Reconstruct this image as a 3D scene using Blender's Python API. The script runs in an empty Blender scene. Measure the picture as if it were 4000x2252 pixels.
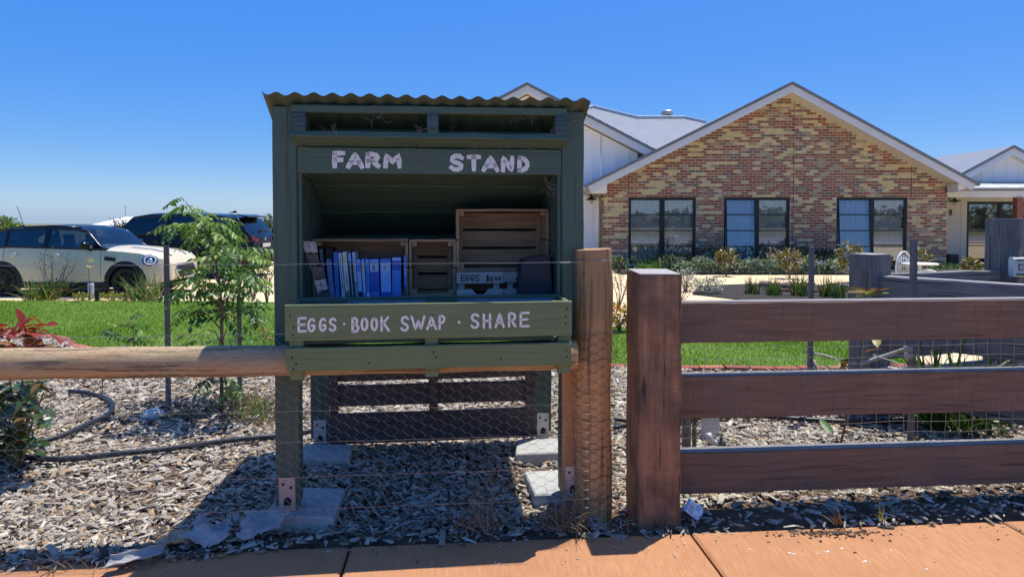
import bpy, math, random
import numpy as np
from mathutils import Vector, Matrix, Euler
random.seed(7); rng = np.random.default_rng(7)
S = bpy.context.scene
COL = S.collection
R = math.radians
# ------------------------------------------------------------------ camera
F = 24/36*2575.0; TILT = R(1.5); SHIFT = -0.0513
CX, CY = 1287.5, 724.85 + SHIFT*2575
EYE = 1.5
cam_d = bpy.data.cameras.new('camera'); cam = bpy.data.objects.new('camera', cam_d); COL.objects.link(cam)
cam_d.lens = 24; cam_d.sensor_width = 36; cam_d.shift_y = SHIFT; cam_d.clip_end = 2000; cam_d.clip_start = 0.05
cam.location = (0, 0, EYE); cam.rotation_euler = (math.pi/2 - TILT, 0, 0)
S.camera = cam
# ------------------------------------------------------------------ sky, sun, exposure
SUNV = Vector((0.26, 0.27, 1.24)).normalized()
W = bpy.data.worlds.new('World'); S.world = W; W.use_nodes = True
nt = W.node_tree
sky = nt.nodes.new('ShaderNodeTexSky'); sky.sky_type = 'NISHITA'; sky.sun_disc = False
sky.sun_elevation = math.asin(SUNV.z); sky.sun_rotation = math.atan2(SUNV.x, SUNV.y)
sky.altitude = 1500; sky.air_density = 1.0; sky.dust_density = 4.0; sky.ozone_density = 5.0
bg = nt.nodes['Background']; # the same gentle roll-off of bright sky in every direction (a camera's shoulder)
hs = nt.nodes.new('ShaderNodeHueSaturation'); hs.inputs['Saturation'].default_value = 1.2; wb = nt.nodes.new('ShaderNodeVectorMath'); wb.operation = 'MULTIPLY'; wb.inputs[1].default_value = (.70, .80, 1.0); nt.links.new(sky.outputs[0], wb.inputs[0]); nt.links.new(wb.outputs[0], hs.inputs['Color'])
sp = nt.nodes.new('ShaderNodeSeparateColor'); nt.links.new(sky.outputs[0], sp.inputs[0])
m1 = nt.nodes.new('ShaderNodeMath'); m1.operation = 'MULTIPLY_ADD'; m1.inputs[1].default_value = .14; m1.inputs[2].default_value = .20; nt.links.new(sp.outputs[2], m1.inputs[0])
m2 = nt.nodes.new('ShaderNodeMath'); m2.operation = 'DIVIDE'; m2.inputs[0].default_value = .86; nt.links.new(m1.outputs[0], m2.inputs[1])
vs_ = nt.nodes.new('ShaderNodeVectorMath'); vs_.operation = 'SCALE'; nt.links.new(hs.outputs[0], vs_.inputs[0]); nt.links.new(m2.outputs[0], vs_.inputs['Scale']); nt.links.new(vs_.outputs[0], bg.inputs[0]); bg.inputs[1].default_value = 0.12
sd = bpy.data.lights.new('sun', 'SUN'); sd.energy = 3.7; sd.angle = R(0.5); sd.color = (1, 0.955, 0.88)
sun = bpy.data.objects.new('sun', sd); COL.objects.link(sun); sun.location = (5, 5, 20)
sun.rotation_euler = (-SUNV).to_track_quat('-Z', 'Y').to_euler()
S.view_settings.view_transform = 'Standard'; S.view_settings.look = 'None'
S.view_settings.exposure = 0.65; S.view_settings.gamma = 1; S.view_settings.use_curve_mapping = False
try:
    S.cycles.use_denoising = True
    S.cycles.transparent_max_bounces = 16; S.cycles.max_bounces = 8
except Exception: pass

# ------------------------------------------------------------------ layout helpers (survey: from a sight line and a depth to a place)
def ray(px, py):
    a = (px-CX)/F; b = (CY-py)/F
    return Vector((a, math.cos(TILT)+b*math.sin(TILT), -math.sin(TILT)+b*math.cos(TILT)))
def at(px, py, Y):
    r = ray(px, py); return Vector((0, 0, EYE)) + r*(Y/r.y)
def gr(px, py, z=0.0):
    r = ray(px, py); return Vector((0, 0, EYE)) + r*((z-EYE)/r.z)
# fence frame: origin on the path edge, u along the path, v away from it
FA = R(4.7); FO = Vector((0, 3.15, 0)); FE1 = Vector((math.cos(FA), math.sin(FA), 0)); FE2 = Vector((-math.sin(FA), math.cos(FA), 0))
def fw(u, v, z=0.0): return FO + FE1*u + FE2*v + Vector((0, 0, z))
def fv(x, y): return (Vector((x, y, 0))-FO).dot(FE2)
# stand frame
SA = R(6.5); SO = Vector((-1.148, 3.28, 0)); SE1 = Vector((math.cos(SA), math.sin(SA), 0)); SE2 = Vector((-math.sin(SA), math.cos(SA), 0))
def sw(u, v, z): return SO + SE1*u + SE2*v + Vector((0, 0, z))
def sl(px, py, v):
    r = ray(px, py); o = Vector((0, 0, EYE)) - SO - SE2*v
    t = -o.dot(SE2)/r.dot(SE2); p = o + r*t
    return p.dot(SE1), p.z
def hz(x, y):   # lie of the garden bed
    return 0.006 + 0.010*math.sin(1.7*x+.5)*math.sin(1.3*y) + 0.034*min(1, max(0, (fv(x, y)-.30)/0.6))

# ------------------------------------------------------------------ objects
def tag(o, label=None, cat=None, group=None, kind=None):
    if label: o['label'] = label
    if cat: o['category'] = cat
    if group: o['group'] = group
    if kind: o['kind'] = kind
    return o
def thing(name, label, cat, loc=(0, 0, 0), rz=0.0, group=None, rot=None):
    o = bpy.data.objects.new(name, None); COL.objects.link(o); o.empty_display_size = 0.1
    o.location = loc; o.rotation_euler = rot if rot else (0, 0, rz)
    return tag(o, label, cat, group)
class MB:
    def __init__(s): s.v = []; s.f = []; s.m = []; s.mi = 0
    def add(s, vs, fs):
        n = len(s.v); s.v += [tuple(p) for p in vs]; s.f += [tuple(i+n for i in f) for f in fs]; s.m += [s.mi]*len(fs); return s
    def box(s, x0, x1, y0, y1, z0, z1):
        vs = [(x, y, z) for z in (z0, z1) for y in (y0, y1) for x in (x0, x1)]
        return s.add(vs, [(0, 2, 3, 1), (4, 5, 7, 6), (0, 1, 5, 4), (2, 6, 7, 3), (0, 4, 6, 2), (1, 3, 7, 5)])
    def hexa(s, a, b):   # two quads joined
        return s.add(list(a)+list(b), [(3, 2, 1, 0), (4, 5, 6, 7), (0, 1, 5, 4), (1, 2, 6, 5), (2, 3, 7, 6), (3, 0, 4, 7)])
    def prism(s, pts, ext):
        n = len(pts); e = Vector(ext); p = [Vector(q) for q in pts]
        vs = p + [q+e for q in p]
        return s.add(vs, [tuple(range(n-1, -1, -1)), tuple(range(n, 2*n))] + [(i, (i+1) % n, (i+1) % n+n, i+n) for i in range(n)])
    def plank(s, p0, p1, wdir, w, t, c=.004, n=6, j=.0015, tdir=None):
        p0 = Vector(p0); p1 = Vector(p1); ax = (p1-p0).normalized(); wd = Vector(wdir); wd = (wd-ax*wd.dot(ax)).normalized()
        td = ax.cross(wd) if tdir is None else Vector(tdir)
        hw, ht = w/2, t/2; c = min(c, hw*.4, ht*.4)
        prof = [(-hw+c, -ht), (hw-c, -ht), (hw, -ht+c), (hw, ht-c), (hw-c, ht), (-hw+c, ht), (-hw, ht-c), (-hw, -ht+c)]
        vs = []; fs = []; L = (p1-p0).length
        for i in range(n+1):
            q = p0.lerp(p1, i/n); ins = 1.0
            jw = random.uniform(-j, j); jt = random.uniform(-j, j); jx = random.uniform(-j, j)
            for a, b in prof:
                vs.append(q + wd*(a*(1+jx*3)+jw) + td*(b+jt))
        for i in range(n):
            for k in range(8):
                a = i*8+k; b = i*8+(k+1) % 8; fs.append((a, b, b+8, a+8))
        fs.append(tuple(range(7, -1, -1))); fs.append(tuple(range(n*8, n*8+8)))
        return s.add(vs, fs)
    def tube(s, path, r, n=6, cap=True, closed=False):
        P = [Vector(p) for p in path]; m = len(P); rs = r if isinstance(r, (list, tuple)) else [r]*m
        vs = []; fs = []; prev = None
        for i in range(m):
            if closed: t = (P[(i+1) % m]-P[i-1])
            else: t = P[min(i+1, m-1)]-P[max(i-1, 0)]
            t = t.normalized() if t.length > 1e-9 else Vector((0, 0, 1))
            if prev is None: a = t.orthogonal().normalized()
            else:
                a = prev - t*prev.dot(t); a = a.normalized() if a.length > 1e-6 else t.orthogonal().normalized()
            prev = a; b = t.cross(a)
            for k in range(n):
                th = 2*math.pi*k/n; vs.append(P[i]+(a*math.cos(th)+b*math.sin(th))*rs[i])
        rng_ = m if closed else m-1
        for i in range(rng_):
            for k in range(n):
                i2 = (i+1) % m
                fs.append((i*n+k, i*n+(k+1) % n, i2*n+(k+1) % n, i2*n+k))
        if cap and not closed: fs.append(tuple(range(n-1, -1, -1))); fs.append(tuple(range((m-1)*n, m*n)))
        return s.add(vs, fs)
    def lathe(s, prof, c=(0, 0, 0), n=24, axis='z', a0=0, a1=2*math.pi):
        full = abs(a1-a0-2*math.pi) < 1e-6; vs = []; fs = []; c = Vector(c); k = n if full else n+1
        for (r, h) in prof:
            for i in range(k):
                th = a0+(a1-a0)*i/n; x, y = r*math.cos(th), r*math.sin(th)
                p = (x, y, h) if axis == 'z' else ((h, x, y) if axis == 'x' else (x, h, y))
                vs.append(c+Vector(p))
        for j in range(len(prof)-1):
            for i in range(n):
                i2 = (i+1) % k
                q = (j*k+i, j*k+i2, (j+1)*k+i2, (j+1)*k+i)
                fs.append(q if axis != 'y' else q[::-1])
        return s.add(vs, fs)
    def ell(s, c, rx, ry, rz, nu=12, nv=8, rot=None):
        vs = []; fs = []; c = Vector(c)
        for j in range(nv+1):
            ph = -math.pi/2+math.pi*j/nv
            for i in range(nu):
                th = 2*math.pi*i/nu
                p = Vector((rx*math.cos(ph)*math.cos(th), ry*math.cos(ph)*math.sin(th), rz*math.sin(ph)))
                if rot is not None: p = rot @ p
                vs.append(c+p)
        for j in range(nv):
            for i in range(nu): fs.append((j*nu+i, j*nu+(i+1) % nu, (j+1)*nu+(i+1) % nu, (j+1)*nu+i))
        return s.add(vs, fs)
    def grid(s, rows, flip=False):
        n = len(rows[0]); vs = [p for r in rows for p in r]; fs = []
        for j in range(len(rows)-1):
            for i in range(n-1):
                q = (j*n+i, j*n+i+1, (j+1)*n+i+1, (j+1)*n+i); fs.append(q[::-1] if flip else q)
        return s.add(vs, fs)
    def mesh(s, name, mats, smooth=False):
        me = bpy.data.meshes.new(name); me.from_pydata(s.v, [], s.f)
        for m in (mats if isinstance(mats, (list, tuple)) else [mats]): me.materials.append(m)
        if any(s.m): me.polygons.foreach_set('material_index', s.m)
        if smooth: me.polygons.foreach_set('use_smooth', [True]*len(me.polygons))
        me.update(); return me
    def build(s, name, mats, parent=None, smooth=False, loc=(0, 0, 0), rot=(0, 0, 0), sharp=None):
        me = s.mesh(name, mats, smooth)
        if smooth and sharp: 
            try: me.set_sharp_from_angle(angle=R(sharp))
            except Exception: pass
        o = bpy.data.objects.new(name, me); COL.objects.link(o); o.location = loc; o.rotation_euler = rot
        if parent is not None: o.parent = parent
        return o
def npmesh(name, verts, faces, mats, midx=None, smooth=False):
    """verts (N,3), faces (M,k) arrays"""
    me = bpy.data.meshes.new(name); M_, k = faces.shape
    me.vertices.add(len(verts)); me.vertices.foreach_set('co', np.asarray(verts, np.float32).ravel())
    me.loops.add(M_*k); me.loops.foreach_set('vertex_index', np.asarray(faces, np.int32).ravel())
    me.polygons.add(M_); me.polygons.foreach_set('loop_start', np.arange(0, M_*k, k, dtype=np.int32))
    for m in mats: me.materials.append(m)
    if midx is not None: me.polygons.foreach_set('material_index', np.asarray(midx, np.int32))
    if smooth: me.polygons.foreach_set('use_smooth', np.ones(M_, bool))
    me.update(calc_edges=True); return me
def rotmats(yaw, pitch, roll):
    cy, sy, cp, sp, cr, sr = np.cos(yaw), np.sin(yaw), np.cos(pitch), np.sin(pitch), np.cos(roll), np.sin(roll)
    m = np.empty((len(yaw), 3, 3))
    m[:, 0, 0] = cy*cp; m[:, 0, 1] = cy*sp*sr-sy*cr; m[:, 0, 2] = cy*sp*cr+sy*sr
    m[:, 1, 0] = sy*cp; m[:, 1, 1] = sy*sp*sr+cy*cr; m[:, 1, 2] = sy*sp*cr-cy*sr
    m[:, 2, 0] = -sp; m[:, 2, 1] = cp*sr; m[:, 2, 2] = cp*cr
    return m
def scatter(name, bv, bf, loc, rm, sc, mats, mi, smooth=False):
    bv = np.asarray(bv, float); bf = np.asarray(bf); N = len(loc)
    sc = np.asarray(sc, float)
    if sc.ndim == 1: sc = sc[:, None].repeat(3, 1)
    v = np.einsum('nij,nkj->nki', rm, bv[None]*sc[:, None, :]) + loc[:, None, :]
    f = (bf[None]+(np.arange(N)*len(bv))[:, None, None]).reshape(-1, bf.shape[1])
    return npmesh(name, v.reshape(-1, 3), f, mats, np.repeat(mi, len(bf)), smooth)
def link(name, me, parent=None, loc=(0, 0, 0), rot=(0, 0, 0), scale=None):
    o = bpy.data.objects.new(name, me); COL.objects.link(o); o.location = loc; o.rotation_euler = rot
    if scale is not None: o.scale = (scale,)*3 if not hasattr(scale, '__len__') else scale
    if parent is not None: o.parent = parent
    return o

# ------------------------------------------------------------------ materials
def mat(name, c1, c2=None, scale=6, stretch=(1, 1, 1), rough=.65, bump=.15, bscale=60, bstretch=None, metal=0, spec=.4, c3=None,
        blotch=None, bl_scale=1.2, bl_amt=.5, coat=0, transl=0, detail=6, lo=.3, hi=.7, bdist=.002, rand=True, hue=0.0):
    m = bpy.data.materials.new(name); m.use_nodes = True; n = m.node_tree.nodes; l = m.node_tree.links
    b = n['Principled BSDF']; b.inputs['Roughness'].default_value = rough; b.inputs['Metallic'].default_value = metal
    b.inputs['Specular IOR Level'].default_value = spec
    if coat: b.inputs['Coat Weight'].default_value = coat; b.inputs['Coat Roughness'].default_value = .04
    c = lambda q: (q[0], q[1], q[2], 1)
    b.inputs['Base Color'].default_value = c(c1)
    if c2 is not None or bump:
        tc = n.new('ShaderNodeTexCoord'); vec = tc.outputs['Object']
        if rand:
            oi = n.new('ShaderNodeObjectInfo'); mu = n.new('ShaderNodeMath'); mu.operation = 'MULTIPLY'; mu.inputs[1].default_value = 31.7
            l.new(oi.outputs['Random'], mu.inputs[0]); va = n.new('ShaderNodeVectorMath'); va.operation = 'ADD'
            l.new(vec, va.inputs[0]); l.new(mu.outputs[0], va.inputs[1]); vec = va.outputs[0]
        mp = n.new('ShaderNodeMapping'); mp.inputs['Scale'].default_value = stretch; l.new(vec, mp.inputs['Vector'])
    col = None
    if c2 is not None:
        no = n.new('ShaderNodeTexNoise'); no.inputs['Scale'].default_value = scale; no.inputs['Detail'].default_value = detail; no.inputs['Roughness'].default_value = .6
        l.new(mp.outputs[0], no.inputs['Vector'])
        cr = n.new('ShaderNodeValToRGB'); cr.color_ramp.elements[0].position = lo; cr.color_ramp.elements[1].position = hi
        cr.color_ramp.elements[0].color = c(c1); cr.color_ramp.elements[1].color = c(c2)
        if c3 is not None:
            e = cr.color_ramp.elements.new((lo+hi)/2); e.color = c(c3)
        l.new(no.outputs['Fac'], cr.inputs[0]); col = cr.outputs[0]
        if blotch is not None:
            n2 = n.new('ShaderNodeTexNoise'); n2.inputs['Scale'].default_value = bl_scale; n2.inputs['Detail'].default_value = 5; l.new(vec, n2.inputs['Vector'])
            r2 = n.new('ShaderNodeMapRange'); r2.inputs[1].default_value = .42; r2.inputs[2].default_value = .68; r2.inputs[4].default_value = bl_amt; l.new(n2.outputs['Fac'], r2.inputs[0])
            mx = n.new('ShaderNodeMix'); mx.data_type = 'RGBA'; l.new(r2.outputs[0], mx.inputs[0]); l.new(col, mx.inputs[6]); mx.inputs[7].default_value = c(blotch); col = mx.outputs[2]
        if hue:
            hs = n.new('ShaderNodeHueSaturation'); oi2 = n.new('ShaderNodeObjectInfo'); mr = n.new('ShaderNodeMapRange')
            mr.inputs[3].default_value = 1-hue; mr.inputs[4].default_value = 1+hue; l.new(oi2.outputs['Random'], mr.inputs[0]); l.new(mr.outputs[0], hs.inputs['Value'])
            l.new(col, hs.inputs['Color']); col = hs.outputs[0]
        l.new(col, b.inputs['Base Color'])
    if bump:
        nb = n.new('ShaderNodeTexNoise'); nb.inputs['Scale'].default_value = bscale; nb.inputs['Detail'].default_value = 4
        if bstretch is None: l.new(mp.outputs[0], nb.inputs['Vector'])
        else:
            m2 = n.new('ShaderNodeMapping'); m2.inputs['Scale'].default_value = bstretch; l.new(vec, m2.inputs['Vector']); l.new(m2.outputs[0], nb.inputs['Vector'])
        bp = n.new('ShaderNodeBump'); bp.inputs['Strength'].default_value = bump; bp.inputs['Distance'].default_value = bdist
        l.new(nb.outputs['Fac'], bp.inputs['Height']); l.new(bp.outputs[0], b.inputs['Normal'])
    if transl:
        tr = n.new('ShaderNodeBsdfTranslucent'); mxs = n.new('ShaderNodeMixShader'); mxs.inputs[0].default_value = transl
        if col is not None: l.new(col, tr.inputs[0])
        else: tr.inputs[0].default_value = c(c1)
        l.new(b.outputs[0], mxs.inputs[1]); l.new(tr.outputs[0], mxs.inputs[2]); l.new(mxs.outputs[0], n['Material Output'].inputs[0])
    return m
def wood(name, c1, c2, axis=0, c3=None, rough=.75, k=14, scale=5, bump=.5, crack=0, ck=26, cs=2.2, saw=0, cth=.60, **kw):
    st = [k, k, k]; st[axis] = 1
    m = mat(name, c1, c2, scale=scale, stretch=tuple(st), rough=rough, bump=bump, bscale=scale*3, c3=c3, **kw)
    if crack or saw:
        n = m.node_tree.nodes; l = m.node_tree.links; b = n['Principled BSDF']; src = b.inputs['Base Color'].links[0].from_socket
        base = [q for q in n if q.type == 'MAPPING'][0].inputs['Vector'].links[0].from_socket
        for kind, amt in (('c', crack), ('s', saw)):
            if not amt: continue
            mp = n.new('ShaderNodeMapping'); s2 = [ck]*3 if kind == 'c' else [3, 3, 3]; s2[axis] = .8 if kind == 'c' else 60; mp.inputs['Scale'].default_value = s2; l.new(base, mp.inputs['Vector'])
            no = n.new('ShaderNodeTexNoise'); no.inputs['Scale'].default_value = cs; no.inputs['Detail'].default_value = 3; l.new(mp.outputs[0], no.inputs['Vector'])
            mr = n.new('ShaderNodeMapRange'); mr.inputs[1].default_value = cth if kind == 'c' else .5; mr.inputs[2].default_value = cth+.07 if kind == 'c' else .75; mr.inputs[4].default_value = amt; l.new(no.outputs['Fac'], mr.inputs[0])
            mx = n.new('ShaderNodeMix'); mx.data_type = 'RGBA'; l.new(mr.outputs[0], mx.inputs[0]); l.new(src, mx.inputs[6]); q = .22 if kind == 'c' else .5; mx.inputs[7].default_value = (c1[0]*q, c1[1]*q, c1[2]*q, 1); src = mx.outputs[2]
        l.new(src, b.inputs['Base Color'])
    return m
def glassy(name, tint=(.8, .9, .9), refl=1.0, base=.06, ior=1.5):
    m = bpy.data.materials.new(name); m.use_nodes = True; n = m.node_tree.nodes; l = m.node_tree.links
    n.remove(n['Principled BSDF']); tr = n.new('ShaderNodeBsdfTransparent'); tr.inputs[0].default_value = (*tint, 1)
    gl = n.new('ShaderNodeBsdfGlossy'); gl.inputs['Roughness'].default_value = .012
    fr = n.new('ShaderNodeFresnel'); fr.inputs[0].default_value = ior
    ad = n.new('ShaderNodeMath'); ad.operation = 'MULTIPLY_ADD'; ad.inputs[1].default_value = refl; ad.inputs[2].default_value = base; ad.use_clamp = True
    l.new(fr.outputs[0], ad.inputs[0]); mx = n.new('ShaderNodeMixShader'); l.new(ad.outputs[0], mx.inputs[0]); l.new(tr.outputs[0], mx.inputs[1]); l.new(gl.outputs[0], mx.inputs[2])
    l.new(mx.outputs[0], n['Material Output'].inputs[0]); return m

green = wood('green_paint_across', (.066, .105, .070), (.088, .135, .090), axis=0, k=12, scale=3, rough=.6, bump=.5, crack=.45, ck=48, blotch=(.072, .108, .084), bl_scale=5, spec=.35)
green_up = wood('green_paint_upright', (.066, .105, .070), (.088, .132, .088), axis=2, k=12, scale=3, rough=.6, bump=.5, crack=.45, ck=48, blotch=(.072, .106, .082), bl_scale=5, spec=.35)
pathlit = wood('green_paint_box_lit', (.140, .185, .080), (.172, .218, .102), axis=0, k=12, scale=3, rough=.6, bump=.5, crack=.4, ck=48, blotch=(.130, .168, .074), bl_scale=4, spec=.35)  # same paint as green; light bounced off the path is in this lighter tone
sheet_m = mat('sheet_green', (.070, .100, .066), (.100, .128, .082), scale=5, rough=.5, bump=.1, blotch=(.10, .075, .045), bl_scale=7, bl_amt=.35, spec=.4)
white_pt = mat('white_brush_paint', (.70, .67, .61), (.82, .79, .73), scale=30, stretch=(1, 1, 5), rough=.7, bump=.3, bscale=40)
pine = wood('round_pine', (.74, .38, .14), (.54, .27, .095), axis=2, c3=(.64, .32, .115), k=14, scale=3, blotch=(.46, .29, .14), bl_scale=2.3, bl_amt=.6, crack=.6, ck=17, cth=.55)
def weather_top(m, z0, z1, c):      # sun-bleached grey upper end of the post
    n = m.node_tree.nodes; l = m.node_tree.links; b = n['Principled BSDF']; src = b.inputs['Base Color'].links[0].from_socket
    tc = n.new('ShaderNodeTexCoord'); sx = n.new('ShaderNodeSeparateXYZ'); l.new(tc.outputs['Object'], sx.inputs[0]); no = n.new('ShaderNodeTexNoise'); no.inputs['Scale'].default_value = 9; l.new(tc.outputs['Object'], no.inputs['Vector'])
    ad = n.new('ShaderNodeMath'); ad.operation = 'MULTIPLY_ADD'; ad.inputs[1].default_value = .5; l.new(no.outputs['Fac'], ad.inputs[0]); l.new(sx.outputs[2], ad.inputs[2])
    mr = n.new('ShaderNodeMapRange'); mr.inputs[1].default_value = z0+.25; mr.inputs[2].default_value = z1+.25; mr.inputs[4].default_value = .85; l.new(ad.outputs[0], mr.inputs[0])
    mx = n.new('ShaderNodeMix'); mx.data_type = 'RGBA'; mx.blend_type = 'MIX'; l.new(mr.outputs[0], mx.inputs[0]); l.new(src, mx.inputs[6])
    m2 = n.new('ShaderNodeMix'); m2.data_type = 'RGBA'; m2.inputs[0].default_value = .5; l.new(src, m2.inputs[6]); m2.inputs[7].default_value = (*c, 1); l.new(m2.outputs[2], mx.inputs[7]); l.new(mx.outputs[2], b.inputs['Base Color'])
weather_top(pine, .72, 1.10, (.085, .085, .060))
pine_rail = wood('pine_rail', (.46, .37, .23), (.30, .21, .115), axis=0, c3=(.42, .29, .155), k=15, scale=4, blotch=(.50, .28, .13), bl_scale=3.2, bl_amt=.6, crack=.8, ck=22, cth=.55, bump=.9)
pine_leg = wood('pine_leg', (.60, .30, .12), (.45, .21, .085), axis=2, k=12, scale=4)
sleeper = wood('sleeper', (.145, .088, .054), (.240, .150, .094), axis=0, c3=(.188, .114, .071), k=13, scale=4, bump=.9, blotch=(.145, .108, .085), bl_scale=2.6, bl_amt=.7, crack=.55, ck=46, saw=.35)
sleeper_up = wood('sleeper_upright', (.18, .095, .052), (.42, .215, .10), axis=2, c3=(.29, .152, .080), k=10, scale=4, bump=.9, blotch=(.055, .040, .038), bl_scale=5, bl_amt=.85, crack=.9, ck=40, saw=.45)
gray_wood = wood('weathered_wood', (.13, .118, .112), (.27, .245, .23), axis=0, k=14, scale=4, bump=.8, crack=.8)
gray_up = wood('weathered_post', (.12, .104, .094), (.25, .215, .195), axis=2, k=12, scale=4, bump=.8, crack=.8)
stake_m = wood('stake_wood', (.13, .105, .095), (.24, .20, .175), axis=2, k=14, scale=5)
dark_board = wood('dark_board', (.060, .047, .043), (.125, .096, .086), axis=0, k=14, scale=4, bump=.7, crack=.7)
crate_m = wood('crate_pine', (.30, .165, .085), (.46, .275, .15), axis=0, c3=(.40, .225, .12), k=18, scale=3.2, bump=.5, hue=.12)
crate_up = wood('crate_upright', (.30, .165, .085), (.42, .25, .135), axis=2, k=18, scale=3.2)
crate_dp = wood('crate_deep', (.33, .19, .10), (.46, .28, .155), axis=1, k=18, scale=3.2)
crate_gray = wood('crate_gray', (.32, .27, .225), (.52, .45, .39), axis=0, c3=(.41, .355, .31), k=20, scale=3.2, hue=.1)
galv = mat('galvanised', (.42, .43, .42), (.56, .56, .54), scale=20, rough=.45, metal=.6, bump=.1)
brack_reflect = mat('bracket_orange_reflection', (.55, .36, .28), (.66, .48, .38), scale=9, rough=.55, metal=.25, bump=.1, blotch=(.40, .30, .24), bl_scale=9)  # galvanised steel with its orange reflection painted into the colour
conc = mat('concrete', (.34, .345, .32), (.46, .455, .42), scale=7, rough=.85, bump=.5, bscale=60)
path_m = mat('orange_concrete', (.39, .180, .080), (.52, .255, .118), scale=7, stretch=(9, 1.2, 1), rough=.88, bump=.9, bscale=7, bstretch=(30, 1.6, 1), blotch=(.38, .175, .078), bl_scale=2.2, bl_amt=.7, rand=False, bdist=.004)
drive_m = mat('cream_concrete', (.66, .49, .28), (.74, .57, .345), scale=2, rough=.85, bump=.2, rand=False)
soil_m = mat('soil', (.075, .048, .032), (.15, .095, .06), scale=9, rough=.95, bump=1, bscale=45, bdist=.01, rand=False)
black_soil = mat('dark_mulch_soil', (.020, .018, .016), (.055, .047, .040), scale=30, rough=.95, bump=1, bscale=60, bdist=.02, rand=False)
ground_m = mat('dry_ground', (.20, .16, .085), (.13, .14, .055), scale=.6, rough=.95, bump=.3, rand=False)
turf_m = mat('turf_base', (.085, .150, .012), (.12, .20, .020), scale=4, rough=.95, bump=.6, bscale=120, bdist=.01, rand=False)
wire_m = mat('wire', (.34, .33, .31), rough=.4, metal=.7, bump=0)
wire_dark = mat('wire_dark', (.12, .115, .11), rough=.5, metal=.6, bump=0)
black_pl = mat('black_plastic', (.012, .013, .016), rough=.4, bump=0, spec=.5)
hose_m = mat('black_hose', (.014, .016, .021), (.030, .034, .042), scale=12, rough=.42, bump=.1)
dark_m = mat('nail_dark', (.008, .008, .008), rough=.8, bump=0)
navy = mat('navy_plastic', (.010, .013, .028), (.016, .019, .036), scale=4, rough=.45, bump=.1)
tray_m = mat('grey_tray', (.16, .19, .26), (.20, .23, .30), scale=4, rough=.5, bump=.05)
web_m = mat('cobweb_fibre', (.26, .22, .17), rough=.9, bump=0)
# ================================================================== THE SETTING
def sheet(name, pts, z, m, kind='structure', sub=None):
    mb = MB()
    if sub is None: mb.add([(x, y, z) for x, y in pts], [tuple(range(len(pts)))])
    o = mb.build(name, m); tag(o, kind=kind); return o
mb = MB(); mb.grid([[(-900, y, z), (0, y, z), (900, y, z)] for y, z in ((-300, -.09), (27, -.09), (60, -.55), (900, -6.2))]); o = mb.build('ground', ground_m); tag(o, kind='structure')
o = sheet('driveway', [(-40, 8.9), (4.35, 8.7), (4.35, 6.75), (30, 5.0), (30, 21.2), (3, 21.2), (3, 22.0), (-7, 22.0), (-7, 27), (-40, 27)], -.03, drive_m)
tag(o, 'pale cream concrete driveway behind the lawn')
# footpath: three slabs in view plus their neighbours
def ypath(X): return 3.15+.082*X
fp = thing('footpath', None, None); tag(fp, kind='structure')
js = [-5.5, -3.93, -2.34, -.742, .853, 2.43, 4.0, 5.6]
for a, b in zip(js[:-1], js[1:]):
    u0, u1 = a/FE1.x, b/FE1.x; mb = MB(); g = .006
    A = [fw(u0+g, 0), fw(u1-g, 0), fw(u1-g, -2.4), fw(u0+g, -2.4)]
    c = .012
    B = [fw(u0+g+c, -c), fw(u1-g-c, -c), fw(u1-g-c, -2.4), fw(u0+g+c, -2.4)]
    lo = [p+Vector((0, 0, -.08)) for p in A]; mid = [p+Vector((0, 0, -.008)) for p in A]
    mb.hexa(lo, mid); mb.hexa(mid, B); mb.build('slab', path_m, fp)
o = sheet('bounce_verge', [(-60, -3.2), (60, 1.5), (60, 8.0), (6, 1.25), (0, .74), (-6, .25), (-60, -4.5)][:2]+[(60, 5.6), (0, .72), (-60, -4.2)], -.05, mat('bounce_gravel', (.40, .34, .27), (.50, .44, .36), scale=5, rough=.95, bump=.3, rand=False))  # unseen pale strip behind the camera, added to bounce light onto the fronts
o = sheet('road', [(-200, -22), (200, -6), (200, 1.0), (60, 1.5), (-60, -3.3), (-200, -9)], -.07, mat('bounce_asphalt', (.20, .20, .20), (.26, .26, .255), scale=4, rough=.95, bump=.3, rand=False))  # also unseen, added pale to throw more light back at shaded faces
# garden bed base (undulating soil)
nx, ny = 90, 60
edge_near = [(-7.6, 8.9), (-6.3, 8.62), (-5.4, 8.2), (-5.0, 7.75), (-4.3, 7.25), (-3.4, 7.0), (-2.3, 6.9), (-1, 6.8), (.3, 6.72), (1.3, 6.62), (2.4, 6.55), (3.6, 6.6), (4.2, 6.7)]
def lawn_edge(x):
    for (x0, y0), (x1, y1) in zip(edge_near[:-1], edge_near[1:]):
        if x <= x1: return y0+(y1-y0)*max(0, (x-x0)/(x1-x0))
    return edge_near[-1][1]
rows = []
for j in range(ny+1):
    r = []
    for i in range(nx+1):
        x = -7.5+13.0*i/nx; y0 = ypath(x)-.14*min(1, max(0, (-.80-x)/1.2))*(.8+.2*math.sin(9*x)); y1 = lawn_edge(x)+.02; y = y0+(y1-y0)*(j/ny)
        r.append((x, y, hz(x, y)-.012-.030*(j == 0)))
    rows.append(r)
mb = MB(); mb.grid(rows); o = mb.build('garden_soil', soil_m, smooth=True); tag(o, kind='structure')
# lawn
far = [(4.3, 8.6), (2.6, 9.1), (0, 9.9), (-1.6, 11.2), (-3.2, 12.1), (-6, 12.35), (-12, 12.4), (-12, 8.9)]
mb = MB(); mb.add([(x, y, -.004) for x, y in edge_near]+[(x, y, -.004) for x, y in far], [tuple(range(len(edge_near)+len(far)))])
o = mb.build('lawn', turf_m); tag(o, kind='structure')
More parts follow.
